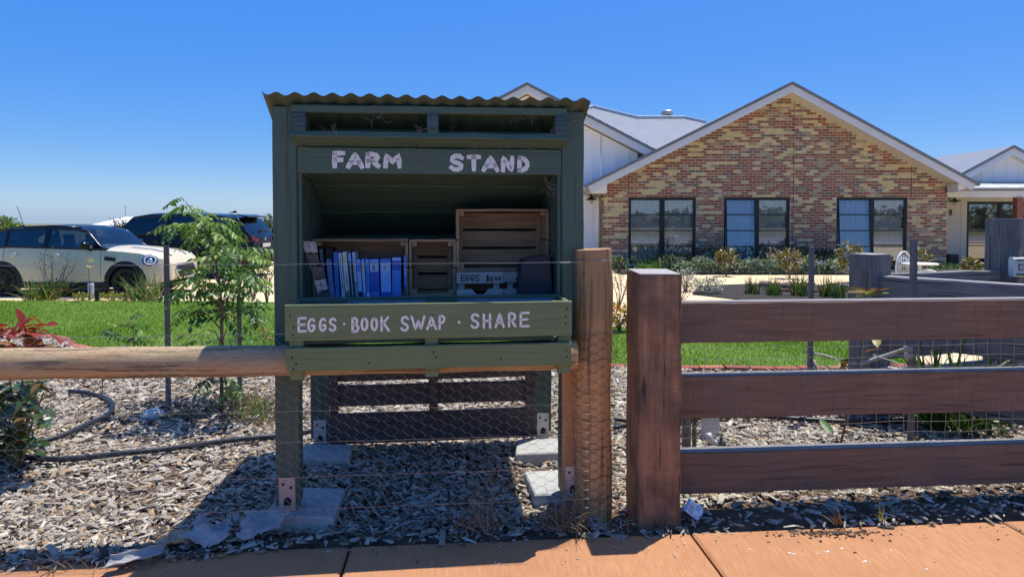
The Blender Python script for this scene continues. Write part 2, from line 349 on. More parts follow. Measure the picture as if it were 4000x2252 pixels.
# grass blades on the lawn
def inpoly(px, py, poly):
    inside = np.zeros(len(px), bool); n = len(poly)
    for i in range(n):
        x0, y0 = poly[i]; x1, y1 = poly[(i+1) % n]
        c = ((y0 > py) != (y1 > py)) & (px < (x1-x0)*(py-y0)/(y1-y0+1e-12)+x0); inside ^= c
    return inside
gm = [mat('grass_blade%d' % i, c, bump=0, rough=.55, transl=.4, spec=.25) for i, c in enumerate([(.17, .33, .018), (.24, .40, .028), (.10, .21, .014), (.34, .42, .08)])]
poly = edge_near+far
N = 380000
x = rng.uniform(-12, 4.4, N); y = rng.uniform(6.4, 12.5, N)
ok = inpoly(x, y, poly) & (np.abs(x) < .82*y+.6) & (rng.random(N) < np.clip(1.5-.09*y, .3, 1)*(.72+.28*np.sin(2.1*x+1.3*np.sin(1.7*y))))
x, y = x[ok], y[ok]; N = len(x)
bv = [(-.5, 0, 0), (.5, 0, 0), (.38, .10, .55), (-.38, .10, .55), (0, .42, 1)]
bf3 = np.array([(0, 1, 2), (0, 2, 3), (3, 2, 4)])
h = rng.uniform(.020, .042, N)*(1+.25*np.sin(3.1*x+2*y)); wd = rng.uniform(.004, .008, N)
rm = rotmats(rng.uniform(0, 6.283, N), rng.normal(0, .25, N), rng.normal(0, .25, N))
me = scatter('lawn_grass', bv, bf3, np.stack([x, y, np.full(N, -.004)], 1), rm, np.stack([wd, h*.8, h], 1), gm, rng.choice(4, N, p=[.42, .30, .22, .06]))
tag(link('lawn_grass', me), 'short bright green lawn grass', 'grass', kind='stuff')
# wood-chip mulch
chip_c = [(.46, .415, .345), (.33, .28, .22), (.62, .55, .43), (.20, .16, .12), (.42, .295, .175), (.085, .066, .050), (.44, .395, .335)]
cm = [mat('chip%d' % i, c, tuple(q*.72 for q in c), scale=60, rough=.85, bump=0, rand=False) for i, c in enumerate(chip_c)]
N = 255000
x = rng.uniform(-6.8, 5.0, N); y = 2.66+(rng.random(N)**1.2)*6.4
vv = (y-3.15-.0817*x)
ny_ = np.array([lawn_edge(q) for q in np.linspace(-7, 5.2, 200)]); le = np.interp(x, np.linspace(-7, 5.2, 200), ny_)
dens = np.clip(1.25-.10*(y-3), .45, 1)
bare = np.where(x > .45, .24+.05*np.sin(5*x)+.03*np.sin(13*x), np.where(x < -.55, -.26, -.04+.07*np.sin(4*x)*np.sin(9*x)))       # bare soil strip beside the path
edge = np.clip((vv-bare)/.25, 0.0, 1)
tree_bare = 1-.75*np.exp(-(((x+2.2)/.95)**2+((y-5.05)/.42)**2))
spill = .03+.13*np.clip((-.75-x)/1.2, 0, 1)*(.75+.25*np.sin(6*x)*np.sin(15*x+1))
edge = np.where((vv < .02) & (x < -.4), .8*np.clip((vv+spill)/.05, 0, 1), edge)
ok = (vv > -spill) & (y < le-.02) & (np.abs(x) < .9*y+.9) & (rng.random(N) < dens*np.maximum(edge, .22)*tree_bare*np.clip(.72+.5*np.sin(3.1*x+2*np.sin(2.2*y))*np.sin(2.7*y+1.3*np.sin(3*x)), .25, 1))
x, y = x[ok], y[ok]; N = len(x)
Lc = rng.gamma(2.6, .0125, N)+.011; big = rng.random(N) < .06; Lc[big] *= 1.7
Wc = Lc*np.where(rng.random(N) < .42, rng.uniform(.07, .2, N), rng.uniform(.2, .5, N)); Tc = rng.uniform(.002, .009, N)
Lc = np.minimum(Lc, .13)*(1+.05*(y-4)); Wc = np.minimum(Wc, .035)*(1+.07*(y-4))
z = np.array([hz(a, b) for a, b in zip(x, y)])+rng.uniform(-.006, .024, N)
bv = [(-.5, -.5, -.5), (.5, -.32, -.5), (.42, .5, -.5), (-.36, .42, -.5), (-.46, -.4, .5), (.40, -.3, .42), (.34, .4, .5), (-.3, .34, .38)]
bfq = np.array([(4, 5, 6, 7), (0, 1, 5, 4), (1, 2, 6, 5), (2, 3, 7, 6), (3, 0, 4, 7)])
rm = rotmats(rng.uniform(0, 6.283, N), rng.normal(0, .19, N), rng.normal(0, .26, N))
clm = np.sin(1.9*x+.7)*np.sin(2.3*y)
mi = rng.choice(7, N, p=[.18, .18, .15, .16, .12, .12, .09])
me = scatter('wood_chips', bv, bfq, np.stack([x, y, z], 1), rm, np.stack([Lc, Wc, Tc], 1), cm, mi)
tag(link('wood_chips', me), 'weathered grey and tan wood chip mulch', 'mulch', kind='stuff')

# brick edging along the lawn
edging = thing('brick_edging', 'row of red bricks edging the lawn beside the mulch', 'edging')
edb = [mat('edge_brick%d' % i, c, tuple(q*.8 for q in c), scale=20, rough=.9, bump=.4) for i, c in enumerate([(.34, .10, .065), (.27, .085, .06), (.40, .15, .09)])]
bm_ = [MB().plank((-.11, 0, 0), (.11, 0, 0), (0, 0, 1), .076, .11, c=.006, n=2).mesh('brick', m) for m in edb]
acc = 0; px_, py_ = edge_near[0]; pts = []
def along(poly, step):
    out = []; d = 0.0; nxt = 0.0
    for (x0, y0), (x1, y1) in zip(poly[:-1], poly[1:]):
        L = math.hypot(x1-x0, y1-y0)
        while nxt <= d+L:
            t = (nxt-d)/L; out.append((x0+(x1-x0)*t, y0+(y1-y0)*t, math.atan2(y1-y0, x1-x0))); nxt += step
        d += L
    return out
for (x_, y_, a_) in along(edge_near[1:], .236):
    link('brick', random.choice(bm_), edging, (x_+random.uniform(-.006, .006), y_-.03, .035+random.uniform(-.006, .006)), (random.uniform(-.03, .03), random.uniform(-.03, .03), a_+random.uniform(-.03, .03)))

# ================================================================== THE FARM STAND
LET = {
 'F': [[(0, 0), (0, 1)], [(0, 1), (1, 1)], [(0, .5), (.8, .5)]],
 'A': [[(0, 0), (.5, 1), (1, 0)], [(.2, .33), (.8, .33)]],
 'R': [[(0, 0), (0, 1)], [(0, 1), (.5, 1), (.85, .92), (.95, .74), (.85, .56), (.5, .46), (.05, .44)], [(.4, .45), (1, 0)]],
 'M': [[(0, 0), (.06, 1), (.5, .42), (.94, 1), (1, 0)]],
 'S': [[(.98, .86), (.75, .99), (.4, 1), (.1, .88), (.06, .7), (.25, .56), (.7, .45), (.95, .3), (.9, .12), (.6, 0), (.25, .02), (0, .16)]],
 'T': [[(0, 1), (1, 1)], [(.5, 1), (.52, 0)]],
 'N': [[(0, 0), (.04, 1), (.94, .02), (1, 1)]],
 'D': [[(0, 0), (0, 1)], [(0, 1), (.5, .95), (.9, .68), (.95, .4), (.7, .12), (.3, .01), (0, 0)]],
 'E': [[(0, 0), (0, 1)], [(0, 1), (1, 1)], [(0, .5), (.85, .52)], [(0, 0), (1, .02)]],
 'G': [[(.95, .85), (.7, .99), (.4, .98), (.1, .75), (0, .45), (.12, .15), (.4, 0), (.75, .05), (.95, .25), (.97, .46), (.55, .46)]],
 'B': [[(0, 0), (0, 1)], [(0, 1), (.55, .97), (.8, .8), (.65, .58), (.05, .54)], [(.3, .54), (.85, .45), (1, .25), (.75, .04), (0, 0)]],
 'O': [[(.5+.5*math.sin(t*math.pi/7), .5+.5*math.cos(t*math.pi/7)) for t in range(15)]],
 'K': [[(0, 0), (0, 1)], [(.9, 1), (.05, .42)], [(.3, .58), (1, 0)]],
 'W': [[(0, 1), (.3, 0), (.52, .65), (.72, .02), (1, 1)]],
 'P': [[(0, 0), (.02, 1)], [(.02, 1), (.6, .97), (.98, .8), (.85, .58), (.5, .46), (.05, .44)]],
 'H': [[(0, 0), (0, 1)], [(1, 0), (1, 1)], [(0, .5), (1, .52)]],
 '$': [[(.95, .78), (.6, .88), (.2, .8), (.1, .62), (.6, .48), (.9, .32), (.75, .15), (.4, .1), (.05, .22)], [(.5, 1), (.48, 0)]],
 '5': [[(.9, 1), (.2, 1), (.12, .55), (.5, .62), (.9, .45), (.9, .2), (.55, 0), (.05, .08)]],
 '8': [[(.5+.38*math.sin(t*math.pi/6), .75+.25*math.cos(t*math.pi/6)) for t in range(13)], [(.5+.5*math.sin(t*math.pi/6), .25+.25*math.cos(t*math.pi/6)) for t in range(13)]],
 '0': [[(.5+.5*math.sin(t*math.pi/7), .5+.5*math.cos(t*math.pi/7)) for t in range(15)]],
}
def strokes(mb, ch, x0, x1, z0, z1, w, y0, y1, jit=.05):
    """letter as raised brush strokes, in the plane y, facing -y"""
    w2 = w/2
    for pl in LET[ch]:
        P = [Vector((x0+w2+(x1-x0-w)*p[0], 0, z0+w2+(z1-z0-w)*p[1])) for p in pl]
        Q = []
        for a, b in zip(P[:-1], P[1:]):
            k = max(1, int((b-a).length/(w*.45)))
            for i in range(k): Q.append(a.lerp(b, i/k))
        Q.append(P[-1]); vs = []; n = len(Q)
        d0 = (Q[0]-Q[1]).normalized(); d1 = (Q[-1]-Q[-2]).normalized()
        Q[0] = Q[0]+d0*w2*.8; Q[-1] = Q[-1]+d1*w2*.8
        for i in range(n):
            t = (Q[min(i+1, n-1)]-Q[max(i-1, 0)]).normalized(); nn = Vector((-t.z, 0, t.x))
            f = 1+random.uniform(-jit, jit)*1.6
            if i in (0, n-1): f *= .82
            vs.append((Q[i]+nn*w2*f, Q[i]-nn*w2*f))
        V = []
        for a, b in vs: V += [(a.x, y0, a.z), (b.x, y0, b.z), (b.x, y1, b.z), (a.x, y1, a.z)]
        fs = []
        for i in range(n-1):
            k = i*4
            fs += [(k, k+1, k+5, k+4), (k+1, k+2, k+6, k+5), (k+3, k, k+4, k+7)]
        fs += [(0, 3, 2, 1), (4*n-4, 4*n-3, 4*n-2, 4*n-1)]
        mb.add(V, fs)
st = thing('farm_stand', 'green painted timber roadside stand with corrugated roof, lettered FARM STAND', 'farm stand', SO, SA)
WID = 1.521; PW = .113; PITCH = R(28); TP = math.tan(PITCH)
def roofz(v): return 2.036-TP*v       # underside of the sheet
# posts
for u in (0, WID-PW):
    mb = MB(); mb.plank((u+PW/2, .05, .10), (u+PW/2, .05, roofz(0)-.003), (1, 0, 0), PW, .10, c=.005, n=10); mb.v[-8:] = [(a, b, roofz(b)-.004) for a, b, c in mb.v[-8:]]; mb.build('front_post', green_up if u == 0 else green_up, st)
mb = MB(); mb.plank((WID-PW/2-.004, -.0035, .10), (WID-PW/2-.004, -.0035, .84), (1, 0, 0), PW-.012, .007, c=.001, n=6); tag(mb.build('bare_pine_face', pine_leg, st), 'unpainted orange pine front of the right leg')
for u in (0, WID-PW):
    mb = MB(); mb.plank((u+PW/2, 1.0, .12), (u+PW/2, 1.0, 1.40), (1, 0, 0), PW, .10, c=.005, n=8); mb.build('rear_post', green_up, st)
# stirrup brackets
def bracket(u, v, face, z0=.077, big=1.0):
    mb = MB(); y = v-.009 if face < 0 else v+.003
    x0, x1 = u+.018, u+PW-.018
    mb.plank(((x0+x1)/2, y+.003, z0), ((x0+x1)/2, y+.003, z0+.165*big), (1, 0, 0), x1-x0, .006, c=.001, n=3)
    b = mb.build('post_bracket', brack_reflect if (u == 0 and v < .5) else galv, st)
    mb = MB()
    for (a, zz, rr) in ((.26, .135, .006), (.74, .118, .007)):
        mb.lathe([(0, 0), (rr, 0), (rr, .004), (0, .004)], (x0+(x1-x0)*a, y-.0045, z0+zz*big), 8, 'y')
    mb.box(x0+.024, x1-.020, y-.0025, y-.0005, z0+.032, z0+.058); mb.prism([(x0+.024, y-.0025, z0+.058), (x1-.020, y-.0025, z0+.058), (x1-.032, y-.0025, z0+.070), (x0+.034, y-.0025, z0+.070)], (0, .002, 0))
    mb.build('bracket_hole', dark_m, b)
bracket(0, 0, -1); bracket(WID-PW, -.007, -1); bracket(0, .95, -1); bracket(WID-PW, .95, -1)
for u in (0, WID-PW):
    for v in (.0, .95):
        mb = MB(); mb.box(u+.02, u+PW-.02, v+.02, v+.08, .06, .101); mb.build('post_foot', galv, st)
# side boards (upright) inside the posts
for side, u in (('l', PW+.010), ('r', WID-PW-.010)):
    k = 6; bw = .935/k
    for i in range(k):
        v = .018+bw*(i+.5); top = min(1.90-.53*(v+.04)+.02, 1.85)
        mb = MB(); mb.plank((u, v, .86), (u, v, top), (0, 1, 0), bw-.0012, .018, c=.002, n=4); mb.build('side_board', green_up, st)
# sloping ceiling boards
cz = lambda v: 1.905-TP*(v+.035)
d_ = Vector((0, math.cos(PITCH), -math.sin(PITCH))); nn = Vector((0, math.sin(PITCH), math.cos(PITCH)))
s0 = 0
for i in range(7):
    w = .142 if i else .15
    c0 = Vector((0, -.038, 1.918))+d_*(s0+w/2)-nn*(.018+.004*(i % 2)); s0 += w+.006
    u0, u1 = (PW-.018, WID-PW+.018) if i == 0 else (PW+.022, WID-PW-.022)
    mb = MB(); mb.plank((u0, c0.y, c0.z), (u1, c0.y, c0.z), d_, w, .034, c=.004, n=14, j=.003); mb.build('ceiling_board', green, st)
# back boards
for i in range(4):
    z = 1.10+.125*i; mb = MB(); mb.plank((PW+.022, .90, z), (WID-PW-.022, .90, z), (0, 0, 1), .1268, .02, n=6); mb.build('back_board', green, st)
# rafters with nail plates
for uc in (PW+.022, WID*.503, WID-PW-.014):
    mb = MB(); rw = .052; v0, v1 = -.038, .95
    q = lambda v, dz: (roofz(v)-.037+dz)
    A = [(uc-rw/2, v0, q(v0, -.112)), (uc+rw/2, v0, q(v0, -.112)), (uc+rw/2, v0, q(v0, 0)), (uc-rw/2, v0, q(v0, 0))]
    B = [(uc-rw/2, v1, q(v1, -.112)), (uc+rw/2, v1, q(v1, -.112)), (uc+rw/2, v1, q(v1, 0)), (uc-rw/2, v1, q(v1, 0))]
    mb.hexa(A, B); rf = mb.build('rafter', green, st)
    mb = MB(); zc = q(v0, -.052); 
    mb.plank((uc, v0-.002, zc-.042), (uc, v0-.002, zc+.042), (1, 0, 0), rw+.002, .003, c=.001, n=2)
    for r_ in range(4):
        for c_ in range(6):
            if r_ in (1, 2) and c_ in (2, 3) and False: continue
            mb.mi = 1; x_ = uc-rw/2+.006+c_*.0082; z_ = zc-.033+r_*.0215+(.006 if (r_ in (1, 2) and c_ % 2) else 0)
            mb.box(x_-.0016, x_+.0016, v0-.0046, v0-.0032, z_-.006, z_+.006)
    mb.build('nail_plate', [mat('plate_green', (.045, .085, .095), (.06, .105, .115), scale=12, rough=.5, bump=.1), dark_m], rf)
# batten under the sheet
mb = MB(); mb.plank((PW-.018, -.018, roofz(-.018)-.025), (WID-PW+.018, -.018, roofz(-.018)-.020), (0, 0, 1), .036, .045, n=10); mb.build('batten', green, st)
# infill board behind the rafters' ends
mb = MB(); mb.plank((PW, .16, 1.90), (WID-PW, .16, 1.90), (0, 0, 1), .10, .02, n=6); mb.build('infill_board', green, st)
# corrugated sheet
lam = .0862; amp = .0085; nw = 18.25; per = 10; nu = int(nw*per); rowsT = []; rowsB = []
for v in (-.068, .0, .4, .8, 1.15):
    rt = []; rb = []
    for i in range(nu+1):
        u = -.030+lam*i/per; ph = 2*math.pi*(i/per)+.5*math.pi
        z = roofz(v)+amp+amp*math.cos(ph)+.0016*math.sin(u*5+v*2)
        if i < 6: z += .010*((6-i)/6)**2
        rt.append((u, v, z+.0016)); rb.append((u, v, z))
    rowsT.append(rt); rowsB.append(rb)
mb = MB(); mb.grid(rowsT); mb.grid(rowsB, flip=True)
mb.grid([rowsB[0], rowsT[0]]); mb.grid([rowsB[-1], rowsT[-1]], flip=True)
mb.grid([[r[0] for r in rowsB], [r[0] for r in rowsT]], flip=True); mb.grid([[r[-1] for r in rowsB], [r[-1] for r in rowsT]])
mb.build('roof_sheet', sheet_m, st, smooth=True, sharp=40)
# sign board FARM STAND
mb = MB(); mb.plank((PW+.002, .024, 1.779), (WID-PW-.002, .024, 1.779), (0, 0, 1), .126, .035, c=.003, n=10); sb = mb.build('sign_board', green, st)
def word(name, letters, v, w, parent, thick=.0030, m=white_pt, org=None, sc=None):
    mb = MB()
    for ch, a, b, c, d in letters:
        (u0, zt) = sl((org[0]+a/sc)/1.5534, (org[1]+c/sc)/1.5534, v); (u1, zb) = sl((org[0]+b/sc)/1.5534, (org[1]+d/sc)/1.5534, v)
        if ch == '.':
            r = (u1-u0)/2; mb.lathe([(0, 0), (r, 0), (r, thick), (0, thick)], ((u0+u1)/2, v-thick, (zt+zb)/2), 10, 'y')
        else: strokes(mb, ch, u0, u1, zb, zt, w, v-thick, v+.001)
    return mb.build(name, m, parent)
word('painted_word', [('F', 1093, 1290, 950, 1213), ('A', 1290, 1560, 970, 1218), ('R', 1570, 1795, 968, 1210), ('M', 1825, 2100, 985, 1215)], .0062, .0245, sb, org=(1000, 330), sc=3.68)
word('painted_word', [('S', 198, 425, 1003, 1270), ('T', 448, 670, 1018, 1270), ('A', 670, 935, 1025, 1278), ('N', 950, 1150, 1028, 1285), ('D', 1190, 1378, 1035, 1280)], .0062, .0230, sb, org=(1700, 330), sc=3.718)
# shelf
for i in range(6):
    v = .10+.14*i; mb = MB(); mb.plank((PW+.022, v, 1.072), (WID-PW-.022, v, 1.072), (0, 1, 0), .136, .02, n=5); mb.build('shelf_board', green, st)
mb = MB(); mb.plank((PW+.003, .005, 1.078), (WID-PW-.003, .005, 1.078), (0, 0, 1), .072, .03, n=8); mb.build('shelf_rail', green, st)
mb = MB(); mb.plank((PW+.022, .5, .955), (WID-PW-.022, .5, .955), (0, 1, 0), .8, .02, n=5); mb.build('under_floor', dark_board, st)
# front box hung over the fence rail
BV = -.262; BT = .022
uL, zt = sl(716, 770, BV); uR, ztr = sl(1438, 753, BV)
zmid = (zt+ztr)/2; _, zb1 = sl(1076, 851, BV); _, zc1 = sl(1076, 868, BV); _, zd1 = sl(1076, 926, BV); _, ze1 = sl(1076, 945, BV)
mb = MB(); mb.plank((uL, BV+BT/2, (zmid+zb1)/2), (uR, BV+BT/2, (zmid+zb1)/2), (0, 0, 1), zmid-zb1, BT, c=.003, n=16, j=.0010); fb = mb.build('box_slat', pathlit, st); tag(fb, 'sage green box slat, bounce light painted in, lettered EGGS BOOK SWAP SHARE')
mb = MB(); mb.plank((uL+.004, BV+BT/2, (zc1+zd1)/2), (uR-.002, BV+BT/2, (zc1+zd1)/2), (0, 0, 1), zc1-zd1, BT, c=.003, n=16, j=.0016); fb2 = mb.build('box_slat', pathlit, st)
word('painted_word', [('E', 118, 190, 204, 320), ('G', 190, 256, 210, 318), ('G', 276, 338, 208, 314), ('S', 350, 412, 208, 314)], BV, .0112, fb, org=(1100, 1130), sc=1.908)
word('painted_dot', [('.', 457, 477, 245, 265)], BV, .01, fb, org=(1100, 1130), sc=1.908)
word('painted_word', [('B', 520, 582, 203, 322), ('O', 588, 648, 206, 310), ('O', 662, 720, 204, 310), ('K', 736, 808, 198, 314)], BV, .0112, fb, org=(1100, 1130), sc=1.908)
word('painted_word', [('S', 884, 952, 196, 312), ('W', 960, 1074, 192, 302), ('A', 1076, 1160, 196, 302), ('P', 1168, 1224, 186, 300)], BV, .0112, fb, org=(1100, 1130), sc=1.908)
word('painted_dot', [('.', 1312, 1334, 231, 253)], BV, .01, fb, org=(1100, 1130), sc=1.908)
word('painted_word', [('S', 1406, 1476, 176, 292), ('H', 1498, 1562, 176, 292), ('A', 1586, 1664, 172, 287), ('R', 1686, 1750, 168, 282), ('E', 1773, 1850, 165, 282)], BV, .0112, fb, org=(1100, 1130), sc=1.908)
def nails(parent, pts):
    mb = MB()
    for (a, b) in pts:
        u, z = sl((1100+a/1.908)/1.5534, (1130+b/1.908)/1.5534, BV); mb.lathe([(0, 0), (.0042, 0), (.0042, .0012), (0, .0012)], (u, BV-.0016, z), 8, 'y')
    mb.build('nail', dark_m, parent)
nails(fb, [(62, 197), (92, 282), (83, 340), (2127, 143), (2117, 200), (2117, 254), (1122, 192)])
nails(fb2, [(78, 507), (109, 553), (88, 594), (1132, 467), (1152, 507), (2120, 454), (2126, 500), (650, 546), (1635, 520)])
for u in (uL+.045, (uL+uR)/2, uR-.03):      # cleats
    mb = MB(); mb.plank((u, BV+BT+.014, ze1-.008), (u, BV+BT+.014, zmid-.025), (1, 0, 0), .062, .026, n=5); mb.build('box_cleat', pathlit, st)
for u in (uL+.012, uR-.012):                  # ends
    for (za, zb_) in ((zmid-.004, zb1), (zc1, zc1-.05)):
        mb = MB(); mb.plank((u, BV+BT+.001, (za+zb_)/2), (u, -.012, (za+zb_)/2), (0, 0, 1), za-zb_, .022, n=5); mb.build('box_end', pathlit, st)
mb = MB(); mb.plank((uL+.03, (BV+BT)/2, .935), (uR-.03, (BV+BT)/2, .935), (0, 1, 0), abs(BV)-BT-.035, .016, n=4); mb.build('box_floor', green, st)
mb = MB(); mb.plank((uL+.03, -.022, .985), (uR-.03, -.022, .985), (0, 0, 1), .13, .016, n=6); mb.build('box_back', green, st)
# unpainted boards between the rear legs
for (za, zb_) in ((.60, .478), (.452, .322), (.275, .082)):
    mb = MB(); mb.plank((PW-.02, .965, (za+zb_)/2), (WID-PW+.02, .965, (za+zb_)/2), (0, 0, 1), za-zb_, .03, n=8, j=.003); mb.build('rear_rail', dark_board, st)
mb = MB(); mb.plank((WID*.50, .938, .25), (WID*.50, .938, .60), (1, 0, 0), .055, .02, n=3); mb.build('rear_cleat', dark_board, st)
for u in (PW+.035, WID-PW-.035):
    mb = MB(); mb.plank((u, .938, .27), (u, .938, .60), (1, 0, 0), .05, .02, n=3); mb.build('rear_cleat', dark_board, st)
# cobwebs: thin dusty fibres under the roof and round the lettering
def cobweb(u, v, z, n, sp, L, parent=st):
    mb = MB()
    for i in range(n):
        p = Vector((u+random.gauss(0, sp), v-random.random()*.004, z+random.gauss(0, sp*.45))); d = Vector((random.gauss(0, 1), random.gauss(0, .1), random.gauss(0, .8))).normalized(); path = [p]
        for k in range(5):
            d = (d+Vector((random.gauss(0, .5), 0, random.gauss(0, .5)))).normalized(); p = p+d*L*random.uniform(.5, 1.2)/5; p.y = min(p.y, v-.001); path.append(p)
        mb.tube(path, .0006, 3, cap=False)
    tag(mb.build('cobweb', web_m, parent), kind='stuff')
cobweb(.67, .004, 1.81, 26, .045, .09); cobweb(1.06, .004, 1.835, 40, .09, .08); cobweb(1.30, .0045, 1.84, 14, .05, .07); cobweb(.13, .0, 1.85, 18, .02, .05)
cobweb(.50, -.048, 2.005, 16, .04, .05); cobweb(1.47, -.004, 1.98, 16, .025, .10); cobweb(1.2, -.048, 2.0, 10, .08, .03); cobweb(1.37, .04, 1.66, 26, .03, .07); cobweb(.30, -.046, 1.905, 14, .025, .05); cobweb(.70, -.045, 1.925, 16, .015, .03); cobweb(1.37, -.045, 1.925, 16, .015, .03); cobweb(.13, .002, 1.72, 14, .02, .05)

# ------------------------------------------------------------------ things in the stand
def in_stand(name, label, cat, u, v, z, group=None): return thing(name, label, cat, sw(u, v, z), SA, group)
FL = 1.083
def crate(label, pl, pr, pt, pb, v, depth, slats, name='wooden_crate', m=None, zfix=None, open_=True, group='wooden crates in the stand'):
    u0, zt = sl(pl, pt, v); u1, zb = sl(pr, pb, v)
    if zfix is not None: zb = zfix
    w = u1-u0; h = zt-zb
    t = in_stand(name, label, 'crate', u0, v, zb, group); th = .013
    for x in (th/2, w-th/2):
        for k in range(2 if h > .2 else 1):
            nn_ = 2 if h > .2 else 1; hh = (h-2*th)/nn_
            mb = MB(); mb.plank((x, 0, th+hh*(k+.5)), (x, depth, th+hh*(k+.5)), (0, 0, 1), hh-.006*(nn_ > 1), th, c=.0015, n=3); mb.build('side_panel', m or crate_dp, t)
    mb = MB(); mb.plank((0, depth/2, h-th/2), (w, depth/2, h-th/2), (0, 1, 0), depth, th, c=.0015, n=4); mb.build('top_panel', m or crate_m, t)
    mb = MB(); mb.plank((0, depth/2, th/2), (w, depth/2, th/2), (0, 1, 0), depth, th, c=.0015, n=4); mb.build('bottom_panel', m or crate_m, t)
    hh = (h-2*th)/slats
    for k in range(slats):
        mb = MB(); mb.plank((th, depth-th/2, th+hh*(k+.5)), (w-th, depth-th/2, th+hh*(k+.5)), (0, 0, 1), hh-.013, th, c=.0015, n=4); mb.build('back_slat', m or crate_m, t)
    for x in (th+.014, w-th-.014):
        mb = MB(); mb.plank((x, depth-th-.011, th), (x, depth-th-.011, h-th), (1, 0, 0), .026, .02, c=.002, n=3); mb.build('corner_post', crate_up, t)
        for z in (th+.012, h-th-.012):
            mb = MB(); mb.plank((x, .012, z), (x, depth-th-.03, z), (1, 0, 0), .026, .022, c=.002, n=2); mb.build('corner_block', crate_dp, t)
    return t, u0, u1, zb, zt
CV = .26
crate('long low pine crate behind the row of books', 786, 1027, 601, 748, CV, .22, 2, zfix=FL)
crate('narrow empty pine crate with three slats beside the books', 1029, 1146, 602, 748, CV, .22, 3, zfix=FL)
_, u0c, u1c, zbc, ztc = crate('large orange pine crate standing on the EGGS crate', 1148, 1379, 525, 680, CV, .22, 3)
# egg crate with burnt lettering
ue0, _ = sl(1148, 700, CV-.03); ue1, _ = sl(1332, 700, CV-.03)
eg = in_stand('egg_crate', 'grey pine crate lettered EGGS $5.00 with a cut-out hand hold', 'crate', ue0, CV-.03, FL, 'wooden crates in the stand'); hh = zbc-FL-.003; w = ue1-ue0; wl, _ = sl(1265, 700, CV-.03); wl -= ue0
zz = lambda py: sl(1200, py, CV-.035)[1]-FL
a0, a1 = zz(683), zz(712); b0 = zz(726)
mb = MB(); mb.plank((0, -.006, (a0+a1)/2), (wl, -.006, (a0+a1)/2), (0, 0, 1), a0-a1, .012, c=.001, n=4, j=.0006); fs_ = mb.build('front_slat', crate_gray, eg)
mb = MB(); mb.plank((wl+.002, .004, (a0+a1)/2), (w, .004, (a0+a1)/2), (0, 0, 1), a0-a1-.004, .012, c=.001, n=4); mb.build('front_slat', crate_gray, eg)
mb = MB(); c0 = wl*.33; c1 = wl*.68
mb.prism([(0, -.012, 0), (wl, -.012, 0), (wl, -.012, b0), (c1, -.012, b0), (c1-.022, -.012, b0-.028), (c0+.022, -.012, b0-.028), (c0, -.012, b0), (0, -.012, b0)], (0, .012, 0)); mb.build('front_slat', crate_gray, eg)
mb = MB(); mb.box(wl+.002, w, -.002, .010, 0, b0-.002); mb.build('front_slat', crate_gray, eg)
for x in (.028, wl-.034, wl+.04): mb = MB(); mb.plank((x, .014, 0), (x, .014, a0-.004), (1, 0, 0), .032, .014, n=2); mb.build('corner_post', crate_gray, eg)
for x in (.006, w-.006): mb = MB(); mb.plank((x, .022, hh/2), (x, .24, hh/2), (0, 0, 1), hh-.004, .012, n=2); mb.build('side_panel', crate_dp, eg)
mb = MB(); mb.plank((0.012, .235, hh/2), (w-.012, .235, hh/2), (0, 0, 1), hh-.004, .012, n=2); mb.build('back_slat', crate_m, eg)
mb = MB(); org = (1650, 780); sc = 3.452
for ch, a, b, c, d in [('E', 520, 578, 1010, 1095), ('G', 580, 640, 1010, 1093), ('G', 650, 700, 1010, 1093), ('S', 708, 770, 1008, 1096), ('$', 858, 905, 1008, 1105), ('5', 908, 952, 1040, 1102), ('0', 980, 1012, 1042, 1082), ('0', 1022, 1058, 1040, 1084)]:
    q = lambda X, Y: sl((org[0]+X/sc)/1.5534, (org[1]+Y/sc)/1.5534, CV-.042)
    (uu0, zt_), (uu1, zb_) = q(a, c), q(b, d); strokes(mb, ch, uu0-ue0, uu1-ue0, zb_-FL, zt_-FL, .0048, -.0148, -.0110)
uu, z_ = q(966, 1058); mb.box(uu-ue0-.002, uu-ue0+.002, -.0145, -.0110, z_-FL-.002, z_-FL+.002)
mb.build('burnt_lettering', mat('burnt', (.035, .022, .014), bump=0, rough=.9), fs_)
# navy tub
u0, z0 = sl(1306, 747, .10); q = lambda px, py: (sl(px, py, .10)[0]-u0, 0, sl(px, py, .10)[1]-FL)
tub = in_stand('plastic_tub', 'dark navy plastic tub standing by the right post', 'tub', u0, .10, FL)
P = [q(1306, 760), q(1305, 700), q(1309, 700), q(1309, 668), q(1321, 653), q(1356, 646), q(1384, 645), q(1392, 760)]; P[0] = (P[0][0], 0, 0); P[-1] = (P[-1][0], 0, 0)
mb = MB(); mb.prism(P, (0, .17, 0)); o = mb.build('tub_body', navy, tub); bv_ = o.modifiers.new('bevel', 'BEVEL'); bv_.width = .006; bv_.segments = 2
mb = MB(); mb.plank(Vector(q(1320, 655))+Vector((-.006, -.004, .006)), Vector(q(1384, 646))+Vector((.006, -.004, .006)), (0, 0, 1), .012, .01, n=3); mb.build('tub_rim', navy, tub)
